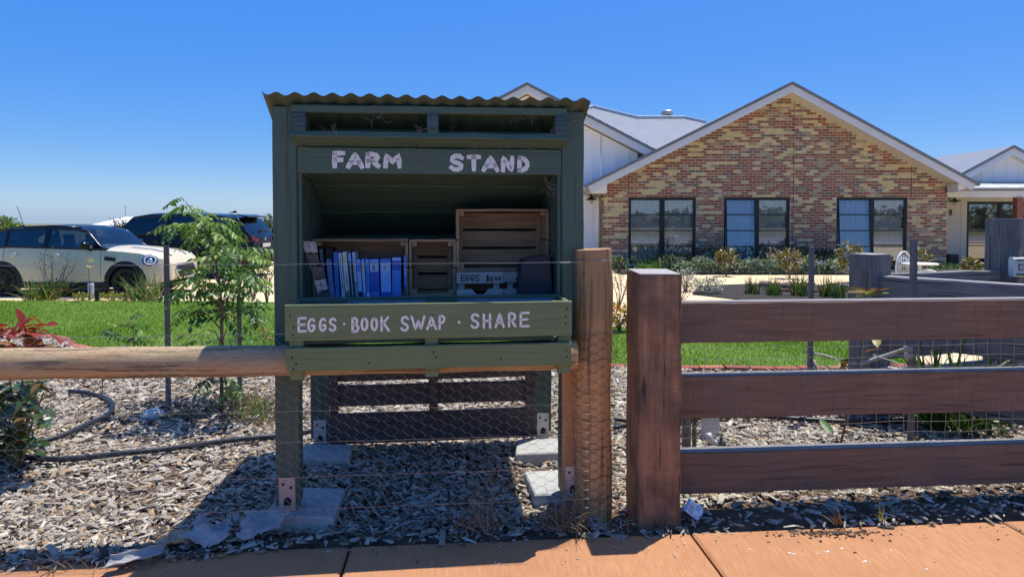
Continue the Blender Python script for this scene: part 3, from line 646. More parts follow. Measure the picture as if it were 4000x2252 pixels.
# leaning plank sign
a_t = sl(757, 606, .05); a_b = sl(790, 748, .05); lean = math.atan2(a_b[0]-a_t[0], a_t[1]-a_b[1])
sg = thing('plank_sign', 'small leaning sign of grey wooden plank pieces beside the books', 'sign', sw(a_b[0], .05, FL), rot=(0, 0, SA)); 
q = lambda px, py: Vector((sl(px, py, .05)[0]-a_b[0], 0, sl(px, py, .05)[1]-FL))
org = (1150, 900); sc = 4.834
Z = lambda a, b: q((org[0]+a/sc)/1.5534, (org[1]+b/sc)/1.5534)
for i, (A, B, C, D, lite) in enumerate([((127, 195), (392, 213), (440, 415), (195, 412), 1), ((205, 445), (432, 440), (480, 640), (290, 665), 0), ((290, 690), (520, 680), (575, 890), (375, 915), 0), ((375, 945), (585, 905), (645, 1105), (435, 1165), 1), ((440, 1190), (640, 1140), (690, 1290), (480, 1330), 0)]):
    mb = MB(); pts = [Z(*A), Z(*B), Z(*C), Z(*D)]; mb.prism(pts[::-1], (0, .012, 0)); mp_ = mb.build('sign_plank', crate_gray if lite else dark_board, sg)
    if lite:      # illegible pokerwork marks
        mb = MB(); c = sum(pts, Vector())/4; ax = (pts[1]-pts[0]).normalized(); ay = (pts[3]-pts[0]).normalized()
        for r_ in range(3):
            for k in range(4):
                p = c+ax*(-.030+.028*r_)+ay*(-.018+.013*k); mb.plank(p+Vector((0, -.0005, 0)), p+ay*.008+ax*random.uniform(-.004, .004)+Vector((0, -.0005, 0)), ax, .004, .001, c=.0002, n=1)
        mb.build('pokerwork', dark_m, mp_)
mb = MB(); mb.tube([Z(165, 250)+Vector((0, .016, 0)), Z(330, 800)+Vector((0, .016, 0)), Z(470, 1280)+Vector((0, .016, 0))], .003, 5); mb.build('cord', crate_gray, sg)
# books
def bcol(n, c): return mat(n, c, tuple(min(1, q*1.2+.01) for q in c), scale=20, rough=.42, bump=.03, bscale=8, spec=.45)
bk = {'char': bcol('book_char', (.030, .032, .038)), 'black': bcol('book_black', (.012, .012, .014)), 'slate': bcol('book_slate', (.12, .20, .40)), 'blue': bcol('book_blue', (.07, .22, .62)), 'pale': bcol('book_pale', (.62, .64, .70)),
      'cream': bcol('book_cream', (.72, .67, .62)), 'deep': bcol('book_deep', (.018, .085, .40)), 'mid': bcol('book_mid', (.06, .17, .50)), 'lilac': bcol('book_lilac', (.46, .50, .70)), 'sky': bcol('book_sky', (.26, .42, .78)), 'yellow': bcol('book_yellow', (.68, .60, .34)), 'gray': bcol('book_gray', (.26, .27, .30)), 'brown': bcol('book_brown', (.22, .15, .14))}
def book(label, top, bot, ytop, base, bands=(), depth=.15, txt=None, v=.235, ybot=1262, tcol='pale', marks=None):
    X = lambda a, b: sl((1150+a/4.834)/1.5534, (900+b/4.834)/1.5534, v)
    (ut0, zt), (ut1, _) = X(top[0], ytop), X(top[1], ytop); (ub0, _), (ub1, _) = X(bot[0], ybot), X(bot[1], ybot)
    zb0 = X(bot[0], ybot)[1]
    th = ((ut1-ut0)+(ub1-ub0))/2*.96; le = math.atan2(ub0-ut0, zt-zb0); H = (zt-FL)/math.cos(le); ub0 -= (zb0-FL)*math.tan(-le)
    mb = MB(); mb.plank((th/2, 0, H/2), (th/2, depth, H/2), (0, 0, 1), H, th, c=.0016, n=2, j=.0004); o = mb.build('book', bk[base], None)
    M4 = Matrix.Translation(sw(ub0, v, FL)) @ Matrix.Rotation(SA, 4, 'Z') @ Matrix.Rotation(-le, 4, 'Y'); o.matrix_world = M4
    tag(o, label, 'book', 'books standing in the farm stand')
    for (c, f0, f1) in bands:
        mb = MB(); mb.box(.0012, th-.0012, -.0009, .001, H*(1-f1)+.001, H*(1-f0)-.001); mb.build('spine_panel', bk[c], o)
    if marks:     # titles too small to read: fine strokes down the spine
        c, f0, f1 = marks; mb = MB(); z = H*(1-f0)
        while z > H*(1-f1):
            s = random.uniform(.003, .006); mb.box(th*.34, th*.34+th*random.uniform(.2, .36), -.0016, -.0008, z-s, z); z -= s*1.5
        mb.build('spine_title', bk[c], o)
    if txt:
        s, f0, f1, c = txt; cu = bpy.data.curves.new('t', 'FONT'); cu.body = s; cu.size = .02; cu.extrude = .0003; cu.resolution_u = 2
        to = bpy.data.objects.new('t', cu); COL.objects.link(to); bpy.context.view_layer.update(); me = bpy.data.meshes.new_from_object(to.evaluated_get(bpy.context.evaluated_depsgraph_get()))
        bpy.data.objects.remove(to); a = np.empty(len(me.vertices)*3); me.vertices.foreach_get('co', a); a = a.reshape(-1, 3); mn, mx = a.min(0), a.max(0)
        hL = H*(f1-f0); wL = th*.62; b = np.empty_like(a)
        b[:, 0] = (a[:, 1]-mn[1])/(mx[1]-mn[1])*wL+th*.2; b[:, 2] = H*(1-f0)-(a[:, 0]-mn[0])/(mx[0]-mn[0])*hL; b[:, 1] = -.0014+(a[:, 2]-mn[2])/(mx[2]-mn[2]+1e-9)*.0006
        me.vertices.foreach_set('co', b.ravel()); me.materials.clear(); me.materials.append(bk[c]); me.update(); link('spine_title', me, o)
    return o
book('charcoal book with white capitals down its spine, nearest the leaning plank sign', (460, 545), (570, 640), 330, 'char', txt=('SCHAFER', .05, .62, 'pale'), v=.27)
book('black book set back between the charcoal book and the bright blue book', (590, 720), (640, 760), 345, 'black', v=.29)
book('short faded slate blue book with pale capitals, leaning beside the charcoal book', (597, 704), (672, 762), 545, 'slate', txt=('A LITTLE LIFE', .06, .85, 'sky'))
book('tall bright blue book lettered plan in dark blue', (735, 810), (783, 858), 410, 'blue', txt=('the happiness plan', .05, .80, 'deep'))
book('thin pale grey book with black handwriting titles', (826, 884), (900, 962), 425, 'pale', marks=('black', .12, .85))
book('cream book with black handwritten title and yellow upper panel', (899, 985), (970, 1056), 408, 'cream', bands=(('brown', .84, 1.0), ('yellow', .04, .24)), txt=('Try Hard', .42, .72, 'black'))
book('dark book patterned in blue and white beside the cream book', (1004, 1070), (1076, 1138), 414, 'char', bands=(('sky', .01, .22),), marks=('pale', .24, .96))
book('grey paperback with dark lower half, leaning with the tall books', (1088, 1142), (1158, 1206), 412, 'pale', bands=(('gray', .62, 1),), marks=('gray', .05, .55))
book('small blue and white book with a black foot', (1166, 1246), (1214, 1294), 545, 'blue', bands=(('sky', 0, .09), ('lilac', .31, .84), ('black', .84, 1)))
book('thin grey book with a yellow title panel', (1262, 1318), (1305, 1352), 545, 'lilac', bands=(('sky', 0, .09), ('yellow', .10, .33), ('blue', .86, 1)), marks=('gray', .14, .30))
book('thin blue book with a white panel at its foot', (1336, 1406), (1364, 1434), 545, 'blue', bands=(('sky', 0, .07), ('pale', .87, 1)), marks=('deep', .33, .6))
book('thick deep blue book with a lilac upper panel', (1416, 1592), (1440, 1620), 545, 'deep', bands=(('sky', 0, .085), ('lilac', .095, .33), ('mid', .84, 1)), marks=('char', .13, .28))
book('thick lilac blue book with a pale title panel and arched emblem', (1620, 1816), (1640, 1836), 545, 'sky', bands=(('mid', 0, .09), ('lilac', .10, .33), ('deep', .85, 1)), marks=('gray', .15, .28))
book('thickest mid blue book at the right end of the row', (1845, 2018), (1848, 2022), 510, 'mid', bands=(('lilac', 0, .08), ('deep', .08, .31), ('blue', .32, .84)))
book('slim blue tube standing between the last book and the crate side', (2068, 2112), (2074, 2116), 480, 'blue', bands=(('char', .74, 1), ('sky', .3, .5)), depth=.04)
# trays in the front box
for lab, pl, pr in (('left grey plastic tray lying in the front box', 868, 1068), ('right grey plastic tray lying in the front box', 1154, 1400)):
    ua, _ = sl(pl, 765, -.2); ub, _ = sl(pr, 765, -.2); zc = 1.078
    t = in_stand('plastic_tray', lab, 'tray', ua, -.225, zc-.06, 'grey trays in the front box')
    L = ub-ua; D = .175
    mb = MB(); mb.box(.01, L-.01, .01, D-.01, 0, .006); mb.build('tray_base', tray_m, t)
    mb = MB()
    for (x0, x1, y0, y1) in ((0, L, 0, .008), (0, L, D-.008, D), (0, .008, .008, D-.008), (L-.008, L, .008, D-.008)): mb.box(x0, x1, y0, y1, .0061, .085)
    o = mb.build('tray_wall', tray_m, t)
# ------------------------------------------------------------------ concrete pads under the stand
def pad(label, corners, z, th=.075):
    c = sum((Vector(p) for p in corners), Vector())/4
    t = MB(); top = [Vector((p[0], p[1], z)) for p in corners]; 
    ins = [Vector((c.x+(p.x-c.x)*.95, c.y+(p.y-c.y)*.95, z)) for p in top]; mid = [Vector((p.x, p.y, z-.008)) for p in top]; lo = [Vector((p.x, p.y, z-th)) for p in top]
    t.hexa(lo, mid); t.hexa(mid, ins); o = t.build('concrete_paver', conc); tag(o, label, 'paver', 'concrete pavers under the stand')
def padpx(label, pts, z): pad(label, [gr(a, b, z) for a, b in pts], z)
padpx('grey paver under the front left leg beside the path', [(655, 1298), (838, 1300), (868, 1226), (722, 1222)], .076)
padpx('pale paver under the rear left leg of the stand', [(752, 1152), (880, 1152), (888, 1116), (765, 1114)], .10)
padpx('pale paver under the rear right leg of the stand', [(1296, 1140), (1415, 1136), (1405, 1100), (1300, 1104)], .10)
padpx('half sunlit paver under the front right leg by the round post', [(1345, 1242), (1475, 1238), (1448, 1176), (1318, 1184)], .076)

# ================================================================== ROUND TIMBER RAIL FENCE with netting
rf = thing('rail_fence', 'round pine rail fence with wire netting passing under the stand', 'fence', fw(0, 0), FA)
# local frame = fence frame
RV = .122; RZ = .837; PR = .0965
pu = (Vector((.4075, 3.435, 0))-FO).dot(FE1); pv = (Vector((.4075, 3.435, 0))-FO).dot(FE2)
mb = MB(); path = []; rr = []
for i in range(40):
    u = -5.2+(pu-.108+5.2)*i/39; path.append((u, RV+.004*math.sin(u*2.1), RZ+.003*math.sin(u*1.3))); rr.append(.0715+.0022*math.sin(i*1.9)+random.uniform(-.001, .001))
mb.tube(path, rr, 20); mb.build('round_rail', pine_rail, rf, smooth=True, sharp=50)
mb = MB(); prof = [(0, 0)]
n = 24; vs = []
mb.tube([(pu+.006*math.sin(k*.7), pv, -.05+(1.343+.05)*k/14) for k in range(15)], [PR+.0015*math.sin(k*2.3) for k in range(14)]+[PR-.002], 28); mb.build('round_post', pine, rf, smooth=True, sharp=40)
def hexnet(mb, u0, u1, z0, z1, f, w=.0505, r=.00062, zmax=None):
    s = w/1.5/1.0*.62; hx = w*.87; # horizontal pitch of columns, cell height
    hh = .0445; tw = .019; seg = []
    ncol = int((u1-u0)/hx); nrow = int((z1-z0)/hh)
    for c in range(ncol):
        uc = u0+hx*(c+.5)
        for k in range(nrow+1):
            zc = z0+hh*(k+(.5 if c % 2 else 0))
            if zc > z1 or (zmax and zc > zmax(uc)): continue
            a = (uc-tw/2, zc); b = (uc+tw/2, zc)
            seg.append((a, b, 1.5)); dz = hh/2; zt = zc+dz
            if zt <= z1 and not (zmax and zt > zmax(uc)):
                seg.append((b, (uc+hx-tw/2, zt), 1)); seg.append(((uc-tw/2, zc), (uc-hx+tw/2, zt), 1))
    for a, b, k in seg:
        m = ((a[0]+b[0])/2, (a[1]+b[1])/2); mb.tube([f(*a), f(*b)], r*k, 3, cap=False)
def jitf(u, z): 
    return .004*math.sin(u*9.1+z*6)+.003*math.sin(z*17+u*4), .0035*math.sin(u*21+z*13)
def f_flat(u, z):
    a, b = jitf(u, z); return (u+b, .036+a, z+b*.6+.006*math.sin(u*3.1))
boxu0 = (sw(uL, BV, 0)-FO).dot(FE1); boxu1 = (sw(uR, BV, 0)-FO).dot(FE1)
mb = MB(); hexnet(mb, -3.0, pu-.02, .03, .99, f_flat, zmax=lambda u: .81 if u > boxu0-.02 else .985); tag(mb.build('netting', wire_m, rf), kind='stuff')
def f_post(s, z):
    a, b = jitf(s, z); th = -math.pi+.35+s/(PR+.004); return (pu+(PR+.005+abs(a)*.5)*math.cos(th), pv+(PR+.005+abs(a)*.5)*math.sin(th), z+b)
mb = MB(); hexnet(mb, 0, .26, .03, .93, f_post, r=.0008); tag(mb.build('netting', wire_dark, rf), kind='stuff')
# crumpled spare netting at the right of the post
def f_cr(s, z):
    random.seed(int(s*4000)*131+int(z*3000)); return (pu+PR+.012+.028*random.random(), pv+.02+.10*s*4*random.random(), z+random.uniform(-.01, .01))
mb = MB(); hexnet(mb, 0, .14, .06, .97, f_cr, w=.04); tag(mb.build('netting', wire_dark, rf), kind='stuff'); random.seed(77)
# plain strands
def strand(mb, u0, u1, z0, z1, v, r=.0011, sag=.004, kink=.0015, n=60, seed=0):
    rr = random.Random(seed); mb.tube([(u0+(u1-u0)*i/n, v+rr.uniform(-kink, kink), z0+(z1-z0)*i/n-sag*math.sin(math.pi*i/n)+rr.uniform(-kink, kink)) for i in range(n+1)], r, 4, cap=False)
def zf(px, py, v):     # height of a sight line on the fence plane v
    r = ray(px, py); o = Vector((0, 0, EYE))-FO-FE2*v; t = -o.dot(FE2)/r.dot(FE2); p = o+r*t; return p.dot(FE1), p.z
u_a, z_a = zf(0, 664, .03); u_b, z_b = zf(1542, 655, .15)
mb = MB(); strand(mb, -5.2, pu-.09, z_a, z_b, .03, r=.0016, seed=1); mb.lathe([(PR+.002, -.0016), (PR+.0035, 0), (PR+.002, .0016)], (pu, pv, z_b), 24); mb.build('wire_strand', wire_m, rf)
mb = MB(); uu, zz_ = zf(1410, 657, .03); 
for k in range(8): mb.ell((uu+.006*k, .03, z_b+random.uniform(-.003, .003)), .004, .003, .003, 5, 4)
mb.build('wire_knot', galv, rf)
for i, (z, top) in enumerate([(.972, 1), (.62, 0), (.475, 0), (.315, 0), (.165, 0)]):
    mb = MB(); strand(mb, -5.2, (boxu0 if top else pu-.08), z, z, .034, r=.0012 if top else .0009, seed=i+5); mb.build('wire_strand', wire_m, rf)
for z in (.93, .80, .64, .50, .36, .22, .11):
    mb = MB(); mb.tube([f_post(.30*k/14, z+.004*math.sin(k)) for k in range(15)], .0012, 4, cap=False); mb.build('wire_strand', wire_dark, rf)
for s in (.09, .155, .21):
    mb = MB(); mb.tube([f_post(s+.002*math.sin(k), .1+.83*k/20) for k in range(21)], .0009, 4, cap=False); mb.build('wire_strand', wire_dark, rf)
# tie at post
mb = MB(); mb.tube([f_post(.285, .945), f_post(.33, .953), (pu+PR+.02, pv-.03, .965), (pu+PR+.045, pv-.035, .985), (pu+PR+.05, pv-.04, .962)], .0018, 5); mb.build('wire_tie', galv, rf)
# knots and check marks on the post
mb = MB()
def onpost(px, py): 
    u, z = zf(px, py, pv-PR); d = max(-.9, min(.9, (u-pu)/PR)); return math.asin(d)-math.pi/2, z
for px, py, a, b in ((1470, 692, .008, .008),):
    th, z = onpost(px, py); c = Vector((pu+(PR-.001)*math.cos(th), pv+(PR-.001)*math.sin(th), z)); mb.ell(c, .004, .004, b, 10, 6)
mb.build('knot', wood('knot', (.12, .06, .03), (.18, .09, .045)), rf)

# ================================================================== SLEEPER FENCE on the right
sf = thing('sleeper_fence', 'dark red-brown hardwood sleeper fence with thick post beside the path', 'fence', fw(0, 0), FA)
su0, su1, sv0, sv1 = .617, .828, .062, .305
mb = MB(); mb.plank(((su0+su1)/2, (sv0+sv1)/2, -.06), ((su0+su1)/2, (sv0+sv1)/2, 1.228), (1, 0, 0), su1-su0, sv1-sv0, c=.007, n=14, j=.0025); mb.build('sleeper_post', sleeper_up, sf)
mb = MB(); mb.prism([(su0+.004, sv0+.004, 1.2285), (su1-.004, sv0+.004, 1.226), (su1-.004, sv1-.004, 1.234), (su0+.004, sv1-.004, 1.236)], (0, 0, .004)); mb.build('post_top', wood('sawn_top', (.30, .27, .26), (.42, .38, .36), axis=0), sf)
for (zt, zb_) in ((1.072, .868), (.697, .482), (.307, .096)):
    mb = MB(); mb.plank((su1+.001, .255, (zt+zb_)/2), (4.6, .255, (zt+zb_)/2), (0, 0, 1), zt-zb_, .085, c=.004, n=26, j=.002); mb.build('sleeper_rail', sleeper, sf)
    mb = MB(); mb.box(su1+.002, 4.6, .222, .292, zt-.004, zt+.0035); mb.build('rail_top', wood('rail_top', (.20, .185, .168), (.30, .28, .26), axis=0), sf)
mb = MB(); rr = random.Random(3)
for k in range(50):
    u = su1+.045+.0785*k; a = rr.uniform(-.004, .004); mb.tube([(u+a+.003*math.sin(j*1.7+k), .305, .04+.98*j/10) for j in range(11)], .0010, 4, cap=False)
for k in range(17):
    z = .06+.0585*k; mb.tube([(su1+.0785*j*.5, .3065+rr.uniform(-.0008, .0008), z+.004*math.sin(j*.45+k)+rr.uniform(-.001, .001)) for j in range(100)], .0012, 4, cap=False)
tag(mb.build('wire_grid', wire_m, sf), kind='stuff')

# ------------------------------------------------------------------ splayed return fence and mailbox post
P2 = at(2185, 900, 5.02); P2.z = 0
rfn = thing('return_fence', 'weathered grey sleeper fence corner with short post behind the front fence', 'fence', (P2.x, P2.y, 0), 0)
mb = MB(); mb.plank((0, 0, -.05), (0, 0, 1.232), (math.cos(.35), math.sin(.35), 0), .20, .20, c=.007, n=8, j=.003); mb.build('sleeper_post', gray_up, rfn)
mb = MB(); c_, s_ = math.cos(.35), math.sin(.35); mb.prism([(c_*x-s_*y, s_*x+c_*y, 1.233) for x, y in ((-.095, -.095), (.095, -.095), (.095, .095), (-.095, .095))], (0, 0, .004)); mb.build('post_top', wood('sawn_top2', (.30, .27, .26), (.42, .38, .36), axis=0), rfn)
e0 = at(2575, 900, 4.28); E = Vector((e0.x-P2.x, e0.y-P2.y, 0)); E1 = E*1.7
for (zt, zb_) in ((1.08, .875), (.80, .60), (.42, .20)):
    mb = MB(); mb.plank((E.length*.05, 0, (zt+zb_)/2), (E1.length, 0, (zt+zb_)/2), (0, 0, 1), zt-zb_, .08, c=.005, n=12, j=.003); mb.build('sleeper_rail', gray_wood, rfn, rot=(0, 0, math.atan2(E.y, E.x)))
    mb = MB(); nn_ = Vector((-E.y, E.x, 0)).normalized()*.034; a = E*.05+Vector((0, 0, zt-.004)); b = E1+Vector((0, 0, zt-.004)); mb.prism([a-nn_, b-nn_, b+nn_, a+nn_], (0, 0, .0075)); mb.build('rail_top', wood('rail_top2', (.36, .34, .33), (.5, .48, .47), axis=0), rfn)
BP = at(2530, 700, 5.45); BP.z = 0; D2 = Vector((BP.x-P2.x, BP.y-P2.y, 0))
for (zt, zb_) in ((1.085, .88), (.66, .45), (.36, .15)):
    mb = MB(); mb.plank((D2.length*.06, .03, (zt+zb_)/2), (D2.length*.95, .03, (zt+zb_)/2), (0, 0, 1), zt-zb_, .075, c=.005, n=8, j=.003); mb.build('sleeper_rail', gray_wood, rfn, rot=(0, 0, math.atan2(D2.y, D2.x)))
# netting stapled to the back of the return fence
mb = MB(); rr = random.Random(4)
for k in range(22):
    p = E1*(.05+.9*k/21)+Vector((-E.y, E.x, 0)).normalized()*-.047; mb.tube([p+Vector((0, 0, .05)), p+Vector((0, 0, .97))], .0012, 4, cap=False)
tag(mb.build('wire_grid', wire_dark, rfn), kind='stuff')
gp = thing('gate_post', 'tall thick weathered sleeper post at the right edge carrying the mailbox', 'post', (BP.x, BP.y, 0), 0)
mb = MB(); mb.plank((.08, .05, -.05), (.08, .05, 1.49), (math.cos(.45), math.sin(.45), 0), .30, .26, c=.009, n=10, j=.004); mb.build('post_body', gray_up, gp)
mb = MB(); c_, s_ = math.cos(.45), math.sin(.45); mb.prism([(.08+c_*x-s_*y, .05+s_*x+c_*y, 1.491) for x, y in ((-.145, -.125), (.145, -.125), (.145, .125), (-.145, .125))], (0, 0, .004)); mb.build('post_top', wood('sawn_top3', (.30, .27, .26), (.42, .38, .36), axis=0), gp)
mc = at(2578, 671, 5.26)
mbx = thing('mailbox', 'small cream mailbox panel with slot on the tall post', 'mailbox', (mc.x, mc.y, mc.z), -.15)
cream = mat('cream_enamel', (.62, .60, .52), (.70, .68, .60), scale=6, rough=.4, bump=.05)
mb = MB(); mb.plank((-.10, 0, 0), (.10, 0, 0), (0, 0, 1), .15, .07, c=.012, n=2, j=.0005); mb.build('mailbox_case', cream, mbx)
for z in (-.055, .055): mb = MB(); mb.box(-.08, .08, -.039, -.034, z-.005, z+.005); mb.build('slot', dark_m, mbx)
mb = MB(); mb.box(-.066, -.034, -.040, -.034, -.025, .025); mb.build('slot_plate', mat('brown', (.16, .10, .06), bump=0), mbx)
mb = MB(); mb.box(-.059, -.041, -.0425, -.0395, -.017, .017); mb.build('plate_face', cream, mbx)

# ------------------------------------------------------------------ stakes
def stake(label, px, ptop, pbot, w=.022, group='grey timber stakes in the garden', rx=0, ry=0, m=None):
    b = gr(px, pbot, .03); h = at(px, ptop, b.y).z
    mb = MB(); mb.plank((0, 0, -.04), (rx, ry, h-b.z+.03), (1, .25, 0), w*2, w*1.6, c=.002, n=6, j=.001); o = mb.build('garden_stake', m or stake_m, loc=(b.x, b.y, b.z-.03)); tag(o, label, 'stake', group); return b
stake('grey stake left of the young tree on the left lawn', 424, 617, 1038, w=.0175)
stake('grey stake half hidden in the leaves of the young tree', 604, 612, 1000, w=.0175)
stake('left stake of the pair behind the right sleeper fence', 2036, 620, 1062, w=.0165)
stake('tall right stake with twine behind the right sleeper fence', 2290, 600, 1120, w=.018)
stake('stub of black stake at the lawn edge below the cream car', 244, 727, 752, w=.03, m=black_pl)
# twine ties
tw_m = mat('twine', (.36, .33, .28), (.50, .47, .41), scale=30, stretch=(3, 3, 3), rough=.9, bump=.5)
tw = thing('tie_strap', 'grey cloth strap tied between the two right stakes holding the sapling', 'strap', at(2160, 910, 4.7))
o_ = at(2160, 910, 4.7)
def tpath(pts): return [at(a, b, d)-o_ for a, b, d in pts]
mb = MB(); mb.tube(tpath([(2048, 888, 5.0), (2075, 893, 4.95), (2110, 905, 4.9), (2140, 912, 4.85), (2165, 915, 4.8), (2200, 903, 4.75), (2240, 890, 4.65), (2280, 876, 4.5), (2292, 874, 4.42)]), [.008, .009, .008, .009, .012, .015, .014, .012, .011], 6); mb.build('strap_band', tw_m, tw, smooth=True)
mb = MB(); mb.tube(tpath([(2195, 893, 4.7), (2230, 903, 4.6), (2275, 918, 4.42), (2320, 932, 4.35), (2348, 938, 4.3)]), .004, 5); mb.build('strap_tail', tw_m, tw, smooth=True)
for (px, py, d) in ((2040, 885, 4.93), (2041, 915, 4.93), (2289, 878, 4.36), (2290, 895, 4.36)):
    mb = MB(); mb.lathe([(.024, -.02), (.030, -.008), (.030, .010), (.024, .02)], at(px, py, d)-o_+Vector((0, .02, 0)), 10); mb.build('strap_loop', tw_m, tw, smooth=True)
mb = MB(); mb.tube(tpath([(2045, 905, 4.9), (2052, 925, 4.9), (2046, 942, 4.9), (2056, 960, 4.9)]), .012, 6); mb.build('strap_knot', tw_m, tw, smooth=True)

# ------------------------------------------------------------------ irrigation hose
def hose(label, pts, r=.0175, z=.086, extra=None):
    P = [gr(a, b, z) for a, b in pts]; Q = []
    for i in range(len(P)-1):
        p0, p1, p2, p3 = P[max(i-1, 0)], P[i], P[i+1], P[min(i+2, len(P)-1)]
        for k in range(8):
            t = k/8; Q.append(.5*((2*p1)+(p2-p0)*t+(2*p0-5*p1+4*p2-p3)*t*t+(3*p1-p0-3*p2+p3)*t**3))
    Q.append(P[-1]); mb = MB(); mb.tube([q+Vector((0, 0, .004*math.sin(i*.35))) for i, q in enumerate(Q)], r, 10); o = mb.build('irrigation_hose', hose_m, smooth=True); tag(o, label, 'hose', 'black irrigation hoses on the mulch')
hose('long black irrigation hose looping over the mulch under the left rail', [(175, 983), (230, 990), (262, 998), (283, 1018), (270, 1040), (225, 1065), (150, 1095), (60, 1118), (5, 1138), (20, 1145), (100, 1152), (200, 1150), (330, 1138), (450, 1122), (600, 1105), (700, 1093), (800, 1080)])
hose('short black hose lying behind the sleeper fence on the right', [(1545, 1075), (1620, 1062), (1750, 1050), (1900, 1046), (2030, 1052), (2130, 1060), (2250, 1056), (2370, 1042)], r=.016)
hose('second black hose end between the round post and the sleeper post', [(1545, 1055), (1570, 1056), (1600, 1058), (1640, 1064)], r=.016)
hose('black hose beside the paver behind the stand', [(980, 1052), (1060, 1047), (1150, 1040), (1260, 1030), (1330, 1026)], r=.016)
mb = MB(); b = gr(256, 1000, .05); mb.tube([(0, 0, 0), (.004, .01, .18), (0, 0, .42)], .004, 5); o = mb.build('drip_riser', black_pl, loc=b); tag(o, 'thin black dripper riser standing at the hose loop', 'dripper')
# tap, pvc pipe and valve behind the sleeper fence
pvc = mat('pvc', (.50, .50, .46), (.60, .60, .56), scale=10, rough=.45, bump=.05)
b = gr(1785, 1105, .03); t = thing('pvc_stub', 'short thick grey pvc pipe standing in the mulch behind the fence', 'pipe', b)
mb = MB(); mb.lathe([(.058, -.03), (.058, .17), (.062, .17), (.062, .215), (.052, .215), (.05, .1)], (0, 0, 0), 24); mb.build('pipe_body', pvc, t, smooth=True, sharp=40)
mb = MB(); mb.lathe([(.0, .2), (.056, .2), (.056, .208), (0, .208)], (0, 0, 0), 20); mb.build('pipe_cap', pvc, t)
b = gr(1741, 1140, .03); t = thing('garden_tap', 'garden tap on a pipe strapped to a short stake behind the fence', 'tap', b)
mb = MB(); mb.plank((-.03, .03, -.03), (-.03, .03, .36), (1, 0, 0), .05, .04, n=3); mb.build('tap_stake', gray_up, t)
mb = MB(); mb.tube([(.012, 0, -.02), (.012, 0, .24)], .014, 10); mb.build('tap_pipe', mat('pipe_green', (.10, .12, .07), (.16, .17, .11), scale=8, rough=.6, bump=.1), t, smooth=True)
mb = MB(); mb.tube([(.012, 0, .23), (.012, -.005, .27), (.04, -.012, .27), (.06, -.016, .24), (.06, -.016, .20)], [.016, .018, .016, .014, .012], 10); mb.tube([(.012, 0, .27), (.012, 0, .31)], .008, 8); mb.plank((-.015, 0, .312), (.04, 0, .312), (0, 0, 1), .008, .012, n=1); mb.build('tap_spout', galv, t, smooth=True, sharp=40)
b = gr(1805, 1128, .03); t = thing('ball_valve', 'chrome ball valve with black handle low in the mulch behind the fence', 'valve', b)
mb = MB(); mb.tube([(-.06, 0, .10), (-.05, 0, .055), (-.02, 0, .035), (.03, 0, .03)], [.02, .024, .024, .02], 10); mb.build('valve_body', galv, t, smooth=True)
mb = MB(); mb.ell((.02, 0, .035), .035, .032, .034, 12, 8); mb.tube([(.02, 0, .06), (.02, -.02, .10), (-.02, -.03, .105)], .009, 6); mb.build('valve_handle', mat('valve_grey', (.10, .10, .09), bump=0, rough=.4), t, smooth=True)
# glass dome garden light
b = gr(384, 1052, .03); t = thing('dome_light', 'pale glass dome garden light lying in the mulch near the left stake', 'garden light', b, rot=(0, -.18, .2))
mb = MB(); mb.lathe([(.0, .075), (.03, .072), (.06, .058), (.078, .035), (.084, .01)], (0, 0, 0), 20); mb.build('glass_dome', mat('frosted_glass', (.34, .42, .40), (.52, .58, .54), scale=8, rough=.16, bump=.05, spec=.7), t, smooth=True)
mb = MB(); mb.lathe([(.0, -.03), (.07, -.03), (.09, .0), (.09, .012), (.082, .014)], (0, 0, 0), 20); mb.build('lamp_base', mat('lamp_steel', (.30, .31, .30), bump=.05, metal=.6, rough=.4, c2=(.36, .37, .35)), t, smooth=True, sharp=35)
# plant tag
b = gr(1745, 1292, .03); tg = thing('plant_tag', 'white and blue plastic plant tag leaning against the wire by the sleeper post', 'plant tag', at(1745, 1279, 3.34), rot=(R(-24), R(38), .1))
mb = MB(); mb.prism([(-.05, 0, .032), (.036, 0, .034), (.052, 0, .018), (.052, 0, -.020), (.038, 0, -.036), (-.05, 0, -.034)], (0, .0015, 0)); mb.build('tag_card', mat('tag_white', (.62, .68, .74), bump=0, rough=.35), tg)
mb = MB(); mb.box(-.049, -.034, -.0008, .0004, -.032, .031); mb.build('tag_band', mat('tag_blue', (.10, .36, .58), bump=0, rough=.35), tg)
mb = MB(); mb.box(.006, .030, -.0008, .0004, .004, .028); mb.build('tag_panel', mat('tag_pale_blue', (.26, .48, .66), bump=0, rough=.35), tg)
mb = MB()
for k in range(5): mb.box(-.028+.006*k, -.0255+.006*k, -.0008, .0004, -.026, .02 if k % 2 else .010)
for k in range(3): mb.lathe([(0, 0), (.0032, 0), (.0032, .0008), (0, .0008)], (-.006+.014*k, -.0008, -.028), 8, 'y')
mb.build('tag_print', mat('tag_gray', (.20, .24, .30), bump=0), tg)
